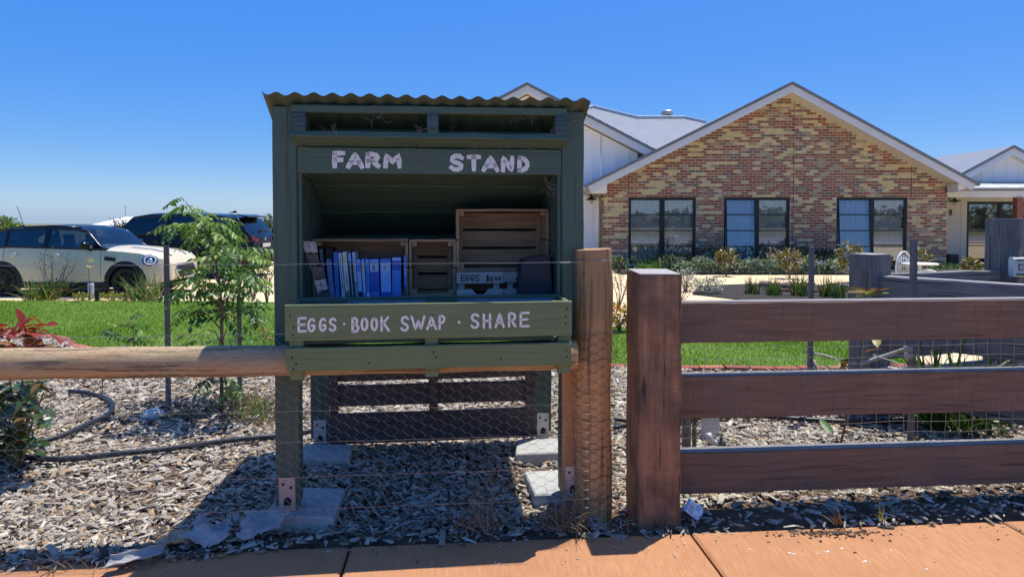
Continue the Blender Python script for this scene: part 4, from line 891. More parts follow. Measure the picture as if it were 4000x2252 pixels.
# scraps of paper bark / weed mat by the path
scrap_m = mat('weed_mat', (.27, .265, .26), (.42, .41, .40), scale=18, rough=.9, bump=.4); scrap_t = mat('split_wood', (.44, .32, .18), (.58, .45, .28), scale=5, stretch=(2, 14, 14), rough=.85, bump=.6)
def scrap(label, pts, m, amp=.02, name='weed_mat_scrap', cat='scrap', seed=1, z=.05, tilt=.0):
    rr = random.Random(seed); c = [gr(a, b, z) for a, b in pts]; n = 14; rows = []
    for j in range(n):
        r = []
        for i in range(n):
            s, t_ = i/(n-1), j/(n-1); p = (c[0]*(1-s)+c[1]*s)*(1-t_)+(c[3]*(1-s)+c[2]*s)*t_
            eg = .013 if (i in (0, n-1) or j in (0, n-1)) else .004; r.append(p+Vector((rr.uniform(-eg, eg), rr.uniform(-eg, eg), amp*(math.sin(s*6+seed)+math.sin(t_*7+seed*2+s*5))+tilt*t_+rr.uniform(0, .012))))
        rows.append(r)
    low = [[p-Vector((0, 0, .004)) for p in r] for r in rows]
    mb = MB(); mb.grid(rows); mb.grid(low, flip=True); mb.grid([low[0], rows[0]]); mb.grid([low[-1], rows[-1]], flip=True)
    o = mb.build(name, m); tag(o, label, cat)
scrap('crumpled pale weed mat scrap shaded in front of the left leg', [(455, 1365), (575, 1355), (580, 1330), (500, 1322)], scrap_m, .014, seed=1, z=.06, tilt=.03)
scrap('second crumpled pale weed mat scrap touching the front left paver', [(590, 1352), (690, 1340), (735, 1318), (640, 1300)], scrap_m, .012, seed=2, z=.06, tilt=.04)
scrap('sunlit split timber offcut beside the weed mat', [(390, 1375), (470, 1362), (500, 1340), (430, 1342)], scrap_t, .008, name='timber_offcut', cat='offcut', seed=3, z=.05, tilt=.012)
def roll():
    a, b = gr(262, 1415, .05), gr(405, 1382, .055); n = 10; rows = []
    for i in range(n+1):
        p = a.lerp(b, i/n); r = []
        for k in range(9):
            th = -2.6+3.0*k/8; rad = .028*(1-.02*k)+.003*math.sin(i*1.7+k); r.append(p+Vector((.02*math.cos(th)*.2, rad*math.cos(th)*1.4, rad*math.sin(th)+.01)))
        rows.append(r)
    mb = MB(); mb.grid(rows); o = mb.build('rolled_mat', scrap_m, smooth=True); tag(o, 'rolled offcut of grey weed mat lying at the path edge on the left', 'scrap')
    sm = o.modifiers.new('thickness', 'SOLIDIFY'); sm.thickness = .003
roll()
# stray slivers, crumbs and stains on the path
N = 330; g = np.random.default_rng(8); uu_ = g.uniform(-2.6, 3.4, N); vv_ = -np.abs(g.normal(0, .13, N))-.004; keep = g.random(N) < np.exp(vv_*3); uu_, vv_ = uu_[keep], vv_[keep]; N = len(uu_)
P3 = np.array([tuple(fw(a, b, .003)) for a, b in zip(uu_, vv_)]); Ls = g.gamma(2, .005, N)+.003
tag(link('path_litter', scatter('path_litter', bv, bfq, P3, rotmats(g.uniform(0, 6.28, N), g.normal(0, .08, N), g.normal(0, .15, N)), np.stack([Ls, Ls*g.uniform(.15, .5, N), np.full(N, .003)], 1), cm, g.choice(7, N))), 'stray wood slivers and crumbs on the edge of the path', 'litter', kind='stuff')
# small dirt crumbs and white flecks on the path
mb = MB(); rr = random.Random(9)
for k in range(230):
    q = gr(2090+rr.gauss(0, 70), 1335+abs(rr.gauss(0, 8)), 0); s = rr.uniform(.002, .007)*(1.7 if rr.random() < .1 else 1); mb.ell((q.x, q.y, s*.4), s*1.3, s, s*.7, 5, 3)
tag(mb.build('soil_crumbs', soil_m), 'loose brown soil spilt on the path by the fence', 'soil', kind='stuff')
mb = MB()
for px, py in ((1985, 1389), (1991, 1391), (1997, 1392), (2056, 1391), (2073, 1385), (2080, 1387), (2083, 1385), (2117, 1378), (2170, 1412), (2176, 1410), (2240, 1382), (2330, 1430), (1255, 1415), (1245, 1413), (1885, 1380)):
    q = gr(px, py, 0); mb.ell((q.x, q.y, .001), rr.uniform(.004, .010), rr.uniform(.003, .007), .0016, 6, 3)
tag(mb.build('paint_flecks', mat('fleck_white', (.75, .74, .72), bump=0)), 'scattered small white flecks on the orange path', 'flecks', kind='stuff')
# ================================================================== THE HOUSE
HD = 21.5
def hx(px, d=HD): return (px-CX)/F*d*(1.0)
def hzz(py, d=HD): return at(CX, py, d).z
hs = thing('brick_house', 'long single storey house with a recycled brick gable, white clad wings and grey metal roofs', 'house', (0, 0, 0))
mortar = mat('mortar', (.52, .46, .37), (.62, .55, .45), scale=4, rough=.95, bump=.3)
white_clad = mat('white_cladding', (.82, .81, .78), (.86, .85, .82), scale=1, rough=.55, bump=.03)
cream_clad = mat('cream_cladding', (.62, .59, .49), (.68, .65, .55), scale=1, rough=.6, bump=.03)
barge_m = mat('barge_white', (.62, .62, .63), (.68, .68, .69), scale=1, rough=.5, bump=.02)
soffit_m = mat('soffit_cream', (.78, .72, .60), (.82, .77, .66), scale=1, rough=.7, bump=.02)
cap_m = mat('roof_cap_grey', (.15, .16, .175), (.19, .20, .215), scale=2, rough=.5, bump=.02)
def corr(name, c, k=82, axis=0, metal=.2, rough=.42):
    m = mat(name, c, tuple(q*1.12 for q in c), scale=1.5, rough=rough, bump=0, metal=metal); n = m.node_tree.nodes; l = m.node_tree.links
    w = n.new('ShaderNodeTexWave'); w.bands_direction = 'X'; w.inputs['Scale'].default_value = k/6.283*.20; w.inputs['Distortion'].default_value = 0
    tc = n.new('ShaderNodeTexCoord'); l.new(tc.outputs['UV'], w.inputs['Vector']); bp = n.new('ShaderNodeBump'); bp.inputs['Distance'].default_value = .16; bp.inputs['Strength'].default_value = 1
    l.new(w.outputs['Fac'], bp.inputs['Height']); l.new(bp.outputs[0], n['Principled BSDF'].inputs['Normal']); return m
zinc = corr('zinc_roof', (.66, .67, .67), metal=.0, rough=.4)
winframe = mat('window_black', (.010, .011, .014), bump=0, rough=.4)
curtain_m = mat('sheer_curtain', (.58, .59, .60), (.72, .72, .72), scale=3, rough=.9, bump=0, transl=.08)
pane_m = glassy('pane_glass', (.95, .96, .97), 1.2, .10)
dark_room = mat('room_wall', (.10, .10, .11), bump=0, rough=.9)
# brick gable geometry
apx, apz = hx(1988, 20.9), hzz(213, 20.9); lx, lz = hx(1478, 20.9), hzz(469, 20.9); rx_, rz_ = hx(2452, 20.9), hzz(464, 20.9)
mL = (apz-lz)/(apx-lx); mR = (apz-rz_)/(rx_-apx)
wx0, wx1 = hx(1518), hx(2381)
DROP = .205
def gtop(x): return min(lz+mL*(x-lx), rz_+mR*(rx_-x))-DROP
wins = [(hx(1580), hx(1750)), (hx(1820), hx(1986)), (hx(2103), hx(2281))]; wz0, wz1 = .05, hzz(496)
# mortar wall with openings (thick slab)
mb = MB()
xs = sorted([wx0, wx1, apx]+[q for w in wins for q in w])
for a, b in zip(xs[:-1], xs[1:]):
    mid = (a+b)/2; z0 = -.1
    if any(w[0] <= mid <= w[1] for w in wins):
        mb.prism([(a, HD, wz1), (b, HD, wz1), (b, HD, gtop(b)), (a, HD, gtop(a))], (0, .24, 0)); mb.prism([(a, HD, -.1), (b, HD, -.1), (b, HD, wz0), (a, HD, wz0)], (0, .24, 0))
    else: mb.prism([(a, HD, z0), (b, HD, z0), (b, HD, gtop(b)), (a, HD, gtop(a))], (0, .24, 0))
mb.box(wx0, wx0+.24, HD+.241, HD+9, -.1, gtop(wx0)-.02); mb.box(wx1-.24, wx1, HD+.241, HD+9, -.1, gtop(wx1)-.02)
mb.prism([(wx0+.25, HD+9, -.1), (wx1-.25, HD+9, -.1), (wx1-.25, HD+9, gtop(wx1)), (apx, HD+9, apz-.35), (wx0+.25, HD+9, gtop(wx0))], (0, .2, 0))
mb.build('wall', mortar, hs)
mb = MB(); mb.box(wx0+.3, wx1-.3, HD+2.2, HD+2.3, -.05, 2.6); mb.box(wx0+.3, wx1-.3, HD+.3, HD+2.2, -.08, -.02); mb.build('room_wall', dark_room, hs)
# bricks
bcs = [(.33, .115, .068), (.28, .095, .065), (.27, .14, .10), (.38, .27, .20), (.66, .53, .30), (.60, .48, .31), (.18, .15, .14), (.38, .15, .085), (.43, .33, .27)]
bcs = [(min(.8, c[0]*1.16), min(.7, c[1]*1.14), c[2]*.84) for c in bcs]
bms = [mat('brick%d' % i, c, tuple(q*.72 for q in c), scale=9, rough=.9, bump=0) for i, c in enumerate(bcs)]
bw_ = [.17, .15, .13, .14, .13, .08, .05, .11, .04]
BL, BH, J = .230, .076, .010; cell = BL+J; cz_ = BH+J; bricks = []
rr = random.Random(12); prevm = 0
for k in range(80):
    z0 = .0+cz_*k; z1 = z0+BH
    if z1 > apz: break
    xl = max(wx0, lx+(z1+DROP-lz)/mL); xr = min(wx1, rx_-(z1+DROP-rz_)/mR)
    if xr-xl < .1: continue
    iv = [(xl, xr)]
    for a, b in wins:
        if z1 > wz0+.0 and z0 < wz1-.005:
            nv = []
            for p, q in iv:
                if b <= p or a >= q: nv.append((p, q)); continue
                if a-p > .03: nv.append((p, a-.003))
                if q-b > .03: nv.append((b+.003, q))
            iv = nv
    off = 0 if k % 2 == 0 else cell/2
    for p, q in iv:
        i0 = math.floor((p-wx0-off)/cell)-1
        x = wx0+off+i0*cell
        while x < q:
            a, b = max(x, p), min(x+BL, q)
            if b-a > .03:
                if rr.random() < .22 and prevm in (4, 5): mi = 4
                else: mi = rr.choices(range(9), bw_)[0]
                prevm = mi; bricks.append((a, b, z0, z1, mi))
            x += cell
def brick_geo(mb, a, b, z0, z1, y0, y1, tw=0): 
    c = .006; mb.hexa([(a+c, y0, z0+c), (b-c, y0, z0+c), (b-c, y0, z1-c), (a+c, y0, z1-c)], [(a, y1, z0), (b, y1, z0), (b, y1, z1), (a, y1, z1)])
# the 300 nearest whole bricks in view as separate objects, the rest joined
full = [b for b in bricks if abs(b[1]-b[0]-BL) < 1e-4 and b[2] > .6]
full.sort(key=lambda b: b[0]**2+(b[2]-1.5)**2*2.0); sep = set(full[:298]); shared = []
for i in range(9):
    m_ = MB(); brick_geo(m_, 0, BL, 0, BH, -.010, .02); shared.append(m_.mesh('brick', bms[i]))
for b in full[:298]: link('brick', shared[b[4]], hs, (b[0], HD+rr.uniform(-.002, .003), b[2]))
m_ = MB()
for b in bricks:
    if b in sep: continue
    m_.mi = b[4]; brick_geo(m_, b[0], b[1], b[2], b[3], HD-.010+rr.uniform(-.002, .003), HD+.02)
# brick return at the left corner
for k in range(30):
    for y in ((0, .23), (.24, .47), (.48, .7)) if k % 2 == 0 else ((0, .11), (.12, .35), (.36, .59), (.6, .7)):
        m_.mi = rr.choices(range(9), bw_)[0]; z0 = cz_*k
        if z0 < 2.45: m_.box(wx0-.010, wx0+.02, HD+y[0], HD+y[1], z0, z0+BH)
tag(m_.build('brickwork', bms, hs), kind='stuff')
for px, za in ((1581, None), (1994, None), (2290, None)):
    x = hx(px); z0 = wz1 if px != 1994 else .1; mb = MB(); mb.box(x-.007, x+.007, HD-.014, HD+.01, z0, gtop(x)-.02); mb.build('control_joint', mat('joint', (.12, .075, .055), bump=0), hs)
# barge, roof edge, soffit
def gable_trim(apx, apz, lx, lz, rx, rz, y, yw, hb=.20, parent=hs, roof_back=9.0, soff=soffit_m, capt=.075, roofm=zinc):
    for (ex, ez, s) in ((lx, lz, -1), (rx, rz, 1)):
        d = Vector((apx-ex, 0, apz-ez)).normalized(); up = Vector((-d.z, 0, d.x))*(1 if s < 0 else -1)
        if up.z < 0: up = -up
        A = Vector((ex, y, ez)); B = Vector((apx, y, apz))
        mb = MB(); mb.prism([A-up*hb, B-Vector((0, 0, hb/abs(up.z))), B-Vector((0, 0, .004)), A-up*.004][::s], (0, .03, 0)); mb.build('barge_board', barge_m, parent)
        mb = MB(); mb.prism([A-up*hb*.55, B-Vector((0, 0, hb*.55/abs(up.z))), B-Vector((0, 0, hb*.40/abs(up.z))), A-up*hb*.40][::s], (0, -.012, 0)); mb.build('barge_trim', barge_m, parent)
        # soffit from the barge to the wall
        mb = MB(); mb.prism([A-up*(hb-.02)+Vector((0, .031, 0)), B-Vector((0, -.031, (hb-.02)/up.z)), B-Vector((0, -.031, (hb-.035)/up.z)), A-up*(hb-.035)+Vector((0, .031, 0))][::s], (0, yw-y-.03, 0)); mb.build('soffit', soff, parent)
        # roof slope
        e = d*-.10; mb = MB(); n0 = len(mb.v)
        vs = [A+e, B, B+Vector((0, roof_back, 0)), A+e+Vector((0, roof_back, 0))]; mb.prism([v+Vector((0, -.03, 0)) for v in vs][::s], up*capt)
        o = mb.build('roof_slope', [roofm], parent); uvl = o.data.uv_layers.new(name='UVMap')
        for lp in o.data.loops: co = o.data.vertices[lp.vertex_index].co; uvl.data[lp.index].uv = (co.y, co.x)
        mb = MB(); mb.prism([A+e+up*.001+Vector((0, -.036, 0)), B+Vector((0, -.036, 0)), B+Vector((0, -.036, (capt+.012)/up.z)), A+e+up*(capt+.012)+Vector((0, -.036, 0))][::s], (0, .10, 0)); mb.build('roof_edge_cap', cap_m, parent)
gable_trim(apx, apz, lx, lz, rx_, rz_, 20.9, HD+.005)
# eave boxes at the gable feet
mb = MB(); z = gtop(wx0); mb.prism([(lx+.06, 20.93, lz-.20), (wx0+.02, 20.93, lz-.20), (wx0+.02, 20.93, lz+mL*(wx0-lx)-.22), (lx+.12, 20.93, lz-.17)], (0, HD-20.94, 0)); mb.build('eave_box', soffit_m, hs)
mb = MB(); mb.prism([(wx1-.02, 20.95, rz_-.22), (rx_-.55, 20.95, rz_-.22), (rx_-.20, 20.95, rz_-.08), (wx1-.02, 20.95, rz_+mR*(rx_-wx1)-.22)], (0, HD-20.96, 0)); mb.build('eave_box', soffit_m, hs)
gut_m = mat('gutter', (.50, .51, .51), bump=.02, c2=(.54, .55, .55))
mb = MB(); mb.box(lx-.24, lx-.09, 20.9, HD+8, lz-.10, lz+.02); mb.build('gutter', gut_m, hs)
mb = MB(); mb.tube([(lx-.10, HD+.45, lz-.06), (lx-.02, HD+.55, lz-.22), (wx0-.10, HD+.66, lz-.30), (wx0-.09, HD+.66, lz-.42), (wx0-.09, HD+.66, 0)], .045, 8); mb.build('downpipe', white_clad, hs, smooth=True)
# windows
def window(x0, x1, z0, z1, y, rows, parent, tilt=0.0, curtain=True, roomd=.5):
    fwid = .05; w = x1-x0; mb = MB()
    for a, b, c, d in ((x0, x0+fwid, z0, z1), (x1-fwid, x1, z0, z1), (x0+fwid, x1-fwid, z1-fwid, z1), (x0+fwid, x1-fwid, z0, z0+fwid), ((x0+x1)/2-.035, (x0+x1)/2+.045, z0+fwid, z1-fwid)): mb.box(a, b, y+.02, y+.13, c, d)
    fr = mb.build('window', winframe, parent)
    for k, (a, b) in enumerate(((x0+fwid, (x0+x1)/2-.035), ((x0+x1)/2+.045, x1-fwid))):
        tl = tilt if k == 0 else 0.0; H = z1-z0-2*fwid
        T = Matrix.Translation((0, y+.05, z1-fwid)) @ Matrix.Rotation(-tl, 4, 'X')
        mb = MB(); sfw = .04
        def bx(a_, b_, c_, d_, e0=-.02, e1=.02): 
            n0 = len(mb.v); mb.box(a_, b_, e0, e1, c_, d_); mb.v[n0:] = [tuple(T @ Vector(q)) for q in mb.v[n0:]]
        bx(a+.003, a+sfw, -H, 0); bx(b-sfw, b-.003, -H, 0); bx(a+sfw, b-sfw, -sfw, 0); bx(a+sfw, b-sfw, -H, -H+sfw)
        for r_ in range(1, rows): zc = -H*r_/rows; bx(a+sfw, b-sfw, zc-.016, zc+.016, -.016, .016)
        mb.build('sash', winframe, fr)
        for r_ in range(rows):
            mb = MB(); zc0, zc1 = -H*(r_+1)/rows+.012, -H*r_/rows-.012
            bx(a+sfw-.004, b-sfw+.004, zc0, zc1, -.003, .003); pn = mb.build('pane', pane_m, fr)
    if curtain:
        for a, b in ((x0+.06, (x0+x1)/2-.02), ((x0+x1)/2+.03, x1-.06)):
            rows_ = []; n = 70; rr = random.Random(int(x0*100)+int(a*10)); ph = rr.random()*6
            for z in (z1-.04, z0+.02):
                rows_.append([(a+(b-a)*i/n, y+.17+.030*math.sin(i*.95+ph)+.012*math.sin(i*2.3), z) for i in range(n+1)])
            mb = MB(); mb.grid(rows_); mb.build('curtain', curtain_m, fr, smooth=True)
    return fr
for (a, b), tl in zip(wins, (0, R(4.5), R(4.5))): window(a, b, wz0, wz1, HD, 4, hs, tilt=tl)
# ---- white gable wing on the left
LD = 22.2
ax_, az_ = hx(1325, LD-.4), hzz(215, LD-.4); ml = .517; hw_ = 6.3; le_z = az_-ml*hw_
def board_wall(poly_top, x0, x1, y, z0, m, pitch=.42, parent=hs, name='clad_wall'):
    mb = MB(); xs = sorted(set([x0, x1]+[p for p in (ax_,) if x0 < p < x1]))
    mb.prism([(x0, y, z0), (x1, y, z0)]+[(p, y, poly_top(p)) for p in reversed(xs)], (0, .1, 0)); mb.build(name, m, parent)
    x = x0+.03
    while x < x1-.03:
        mb = MB(); mb.box(x-.02, x+.02, y-.018, y-.0005, z0, poly_top(x)-.01); mb.build('batten', m, parent); x += pitch
board_wall(lambda x: az_-ml*abs(x-ax_)-.25, ax_-hw_+.4, wx0-.012, LD, -.1, white_clad)
board_wall(lambda x: az_-ml*abs(x-ax_)-.25, wx0+.012, ax_+3.6, LD+.0, 2.75, white_clad)
gable_trim(ax_, az_, ax_-hw_, le_z, ax_+4.6, az_-ml*4.6, LD-.4, LD+.005, roof_back=6)
mb = MB(); mb.box(ax_-hw_+.4, ax_-hw_+.5, LD+.11, LD+6, -.1, le_z); mb.build('clad_wall', white_clad, hs)
mb = MB(); mb.box(ax_-hw_+.4, wx0, LD+6.0, LD+6.1, -.1, le_z); mb.build('clad_wall', white_clad, hs)
# ---- main roof slope behind
rp = at(1640, 382, 25.0); al = R(20); Dn = Vector((math.sin(al), -math.cos(al), -.5)).normalized(); Ac = Vector((math.cos(al), math.sin(al), 0)); Nn = Ac.cross(Dn); Nn = Nn if Nn.z > 0 else -Nn
def onroof(px, py): r = ray(px, py); o = Vector((0, 0, EYE)); return o+r*((rp-o).dot(Nn)/r.dot(Nn))
pts = [onroof(*q) for q in ((1440, 283), (1490, 270), (1600, 297), (1720, 297), (1775, 309), (1800, 330), (1640, 395), (1440, 330))]
mb = MB(); mb.prism(pts[::-1], Nn*-.05); o = mb.build('main_roof', zinc, hs); uvl = o.data.uv_layers.new(name='UVMap')
for lp in o.data.loops: co = o.data.vertices[lp.vertex_index].co; uvl.data[lp.index].uv = (co.dot(Ac), co.dot(Dn))
mb = MB(); mb.tube([p+Nn*.02 for p in pts[:5]], .09, 6); mb.build('ridge_cap', mat('ridge', (.42, .44, .45), bump=.02, c2=(.46, .48, .49), rough=.4), hs)
vc = onroof(1682, 297)+Vector((0, .3, .12)); mb = MB(); mb.lathe([(.16, -.2), (.16, .04), (.24, .08), (.27, .16), (.22, .25), (.0, .28)], vc, 18); mb.build('roof_vent', galv, hs, smooth=True)
# ---- right wing
RD = 23.3
gx, gz = hx(2545, RD-.3), hzz(372, RD-.3); rl = hx(2425, RD-.3); rlz = hzz(437, RD-.3); mr = (gz-rlz)/(gx-rl)
gable_trim(gx, gz, rl-.9, rlz-mr*.9, gx+(gx-rl)+.9, rlz-mr*.9, RD-.3, RD+.005, roof_back=7)
mb = MB(); z0 = 2.45; mb.prism([(rl-.6, RD, z0), (2*gx-rl+.6, RD, z0), (2*gx-rl+.6, RD, rlz-.45), (gx, RD, gz-.22), (rl-.6, RD, rlz-.45)], (0, .1, 0)); mb.build('clad_wall', white_clad, hs)
x = rl-.5
while x < 2*gx-rl+.5: 
    mb = MB(); mb.box(x-.02, x+.02, RD-.018, RD-.0005, z0, min(rlz-.45+mr*(x-rl+.6)*1.0, gz-.3-mr*abs(x-gx))); mb.build('batten', white_clad, hs); x += .42
# verandah
VX1 = 20.5
mb = MB(); rows_ = [[], []]
for i in range(220):
    x = wx1+.02+(VX1-wx1)*i/219; rows_[0].append((x, RD-1.75, 2.44+.012*math.cos(i*2.0))); rows_[1].append((x, RD+.0, 2.72+.012*math.cos(i*2.0)))
mb.grid(rows_); o = mb.build('verandah_roof', mat('verandah_zinc', (.45, .47, .48), bump=0, metal=.2, rough=.4), hs, smooth=True); o.modifiers.new('thickness', 'SOLIDIFY').thickness = .012
mb = MB(); mb.box(wx1+.02, VX1, RD-1.72, RD-1.62, 2.36, 2.415); mb.build('gutter', cap_m, hs)
mb = MB(); mb.box(wx1+.02, VX1, RD-1.70, RD-1.60, 2.15, 2.355); mb.build('verandah_beam', cream_clad, hs)
mb = MB(); mb.box(hx(2551, RD-1.65), hx(2551, RD-1.65)+.20, RD-1.75, RD-1.55, -.05, 2.149); mb.build('verandah_post', mat('red_post', (.22, .075, .045), (.28, .10, .06), scale=4, rough=.6, bump=.1), hs)
WD = RD+.1
mb = MB(); dx0, dx1 = hx(2431, WD), hx(2600, WD)
mb.box(wx1+.02, dx0, WD, WD+.1, -.1, 2.7); mb.box(dx0, dx1, WD, WD+.1, 2.06, 2.7); mb.box(dx1, VX1, WD, WD+.1, -.1, 2.7); mb.build('clad_wall', cream_clad, hs)
for px in (2416,): mb = MB(); x = hx(px, WD); mb.box(x-.012, x+.012, WD-.012, WD-.0005, 0, 2.4); mb.build('batten', cream_clad, hs)
window(dx0, dx1, .02, 2.06, WD, 4, hs, curtain=False)
mb = MB(); mb.box(dx0+.9, dx0+1.3, WD+.3, WD+.32, 0, 2.0); mb.build('curtain', curtain_m, hs)
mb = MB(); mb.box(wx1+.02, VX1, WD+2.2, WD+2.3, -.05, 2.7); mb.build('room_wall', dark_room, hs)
# house number
mb = MB(); c = at(2391, 534, WD-.02); strokes(mb, '8', c.x-.055, c.x+.055, c.z-.10, c.z+.10, .028, WD-.02, WD-.002, jit=0); tag(mb.build('house_number', mat('num', (.06, .06, .06), bump=0, rough=.5), hs), 'dark house number 8')
mb = MB(); q = at(2392, 648, WD-.35); mb.box(q.x-.16, q.x+.16, q.y-.15, q.y+.15, -.05, q.z+.12); mb.build('planter', mat('planter_brown', (.07, .04, .03), bump=.1, c2=(.10, .06, .045)), hs)
# barn lights
def barn(px, py, y, s=1.0):
    c = at(px, py, y-.28); mb = MB(); mb.lathe([(.02, .13), (.035, .10), (.06, .07), (.19*s, 0), (.185*s, -.008), (.05, .06)], c, 20); sh = mb.build('wall_lamp', black_pl, hs, smooth=True, sharp=50)
    mb = MB(); mb.tube([c+Vector((0, 0, .12)), c+Vector((0, .02, .2)), c+Vector((0, .12, .24)), c+Vector((0, .22, .18)), c+Vector((0, .27, .10))], .014, 6); mb.build('lamp_arm', black_pl, sh, smooth=True)
    mb = MB(); mb.ell(c+Vector((0, 0, -.05)), .05, .05, .07, 10, 8); mb.build('lamp_bulb', glassy('bulb_glass', (.85, .83, .78), 1, .08), sh, smooth=True)
barn(1487, 502, LD); barn(2400, 507, WD)

# ================================================================== FAR HOUSE AND TREES ON THE LEFT
fh = thing('distant_house', 'distant house with a white hip roof and thin aerial behind the cars', 'house', (0, 0, 0))
d = 60.0; q = lambda px, py, dd=d: at(px, py, dd)
wr = mat('white_roof', (.72, .73, .74), (.78, .79, .80), scale=.4, rough=.5, bump=0)
A, B, T1, T2 = q(215, 568, 55), q(420, 568, 55), q(316, 545, 60), q(372, 547, 62); A2 = A+Vector((1, 14, 0)); B2 = B+Vector((0, 14, 0))
mb = MB(); mb.add([A, B, B2, A2, T1, T2], [(0, 1, 5, 4), (1, 2, 5), (2, 3, 4, 5), (3, 0, 4), (3, 2, 1, 0)]); mb.build('roof', wr, fh)
C1, C2, C3 = q(300, 578, 52), q(440, 578, 52), q(372, 556, 56); mb = MB(); mb.prism([C1, C2, C3], (0, 8, 0)); mb.build('roof', wr, fh)
mb = MB(); mb.box(A.x+.8, B.x-.6, A.y+1, A.y+12, -.1, A.z-.05); mb.build('wall', white_clad, fh)
mb = MB(); mb.tube([T1, T1+Vector((0, 0, 1.0))], .03, 4); mb.tube([T1+Vector((-.3, 0, .9)), T1+Vector((.3, 0, .9))], .012, 4); mb.build('aerial', galv, fh)
# ================================================================== CARS
def interp(tab, x):
    if x <= tab[0][0]: return tab[0][1]
    for (a, p), (b, q) in zip(tab[:-1], tab[1:]):
        if x <= b: t = (x-a)/(b-a); t = t*t*(3-2*t)*.35+t*.65; return p+(q-p)*t
    return tab[-1][1]
tyre_m = mat('tyre', (.014, .014, .015), (.022, .022, .022), scale=30, rough=.85, bump=.1)
rim_black = mat('rim_black', (.012, .012, .013), bump=0, rough=.35, spec=.5)
rim_silver = mat('rim_silver', (.25, .25, .26), bump=0, rough=.3, metal=.8)
trim_m = mat('black_trim', (.012, .012, .013), bump=0, rough=.55)
under_m = mat('underbody', (.010, .010, .010), bump=0, rough=.9)
chrome = mat('chrome', (.75, .76, .78), bump=0, rough=.08, metal=1)
seat_m = mat('seat_fabric', (.018, .018, .02), bump=0, rough=.9)
lens_m = mat('lamp_lens', (.55, .60, .66), bump=0, rough=.08, spec=.8, coat=1)
lamp_dark = mat('lamp_dark', (.03, .035, .05), bump=0, rough=.1, spec=.7, coat=1)
red_lens = mat('red_lens', (.22, .012, .014), bump=0, rough=.12, coat=1)
plate_m = mat('number_plate', (.65, .64, .55), bump=0, rough=.5)
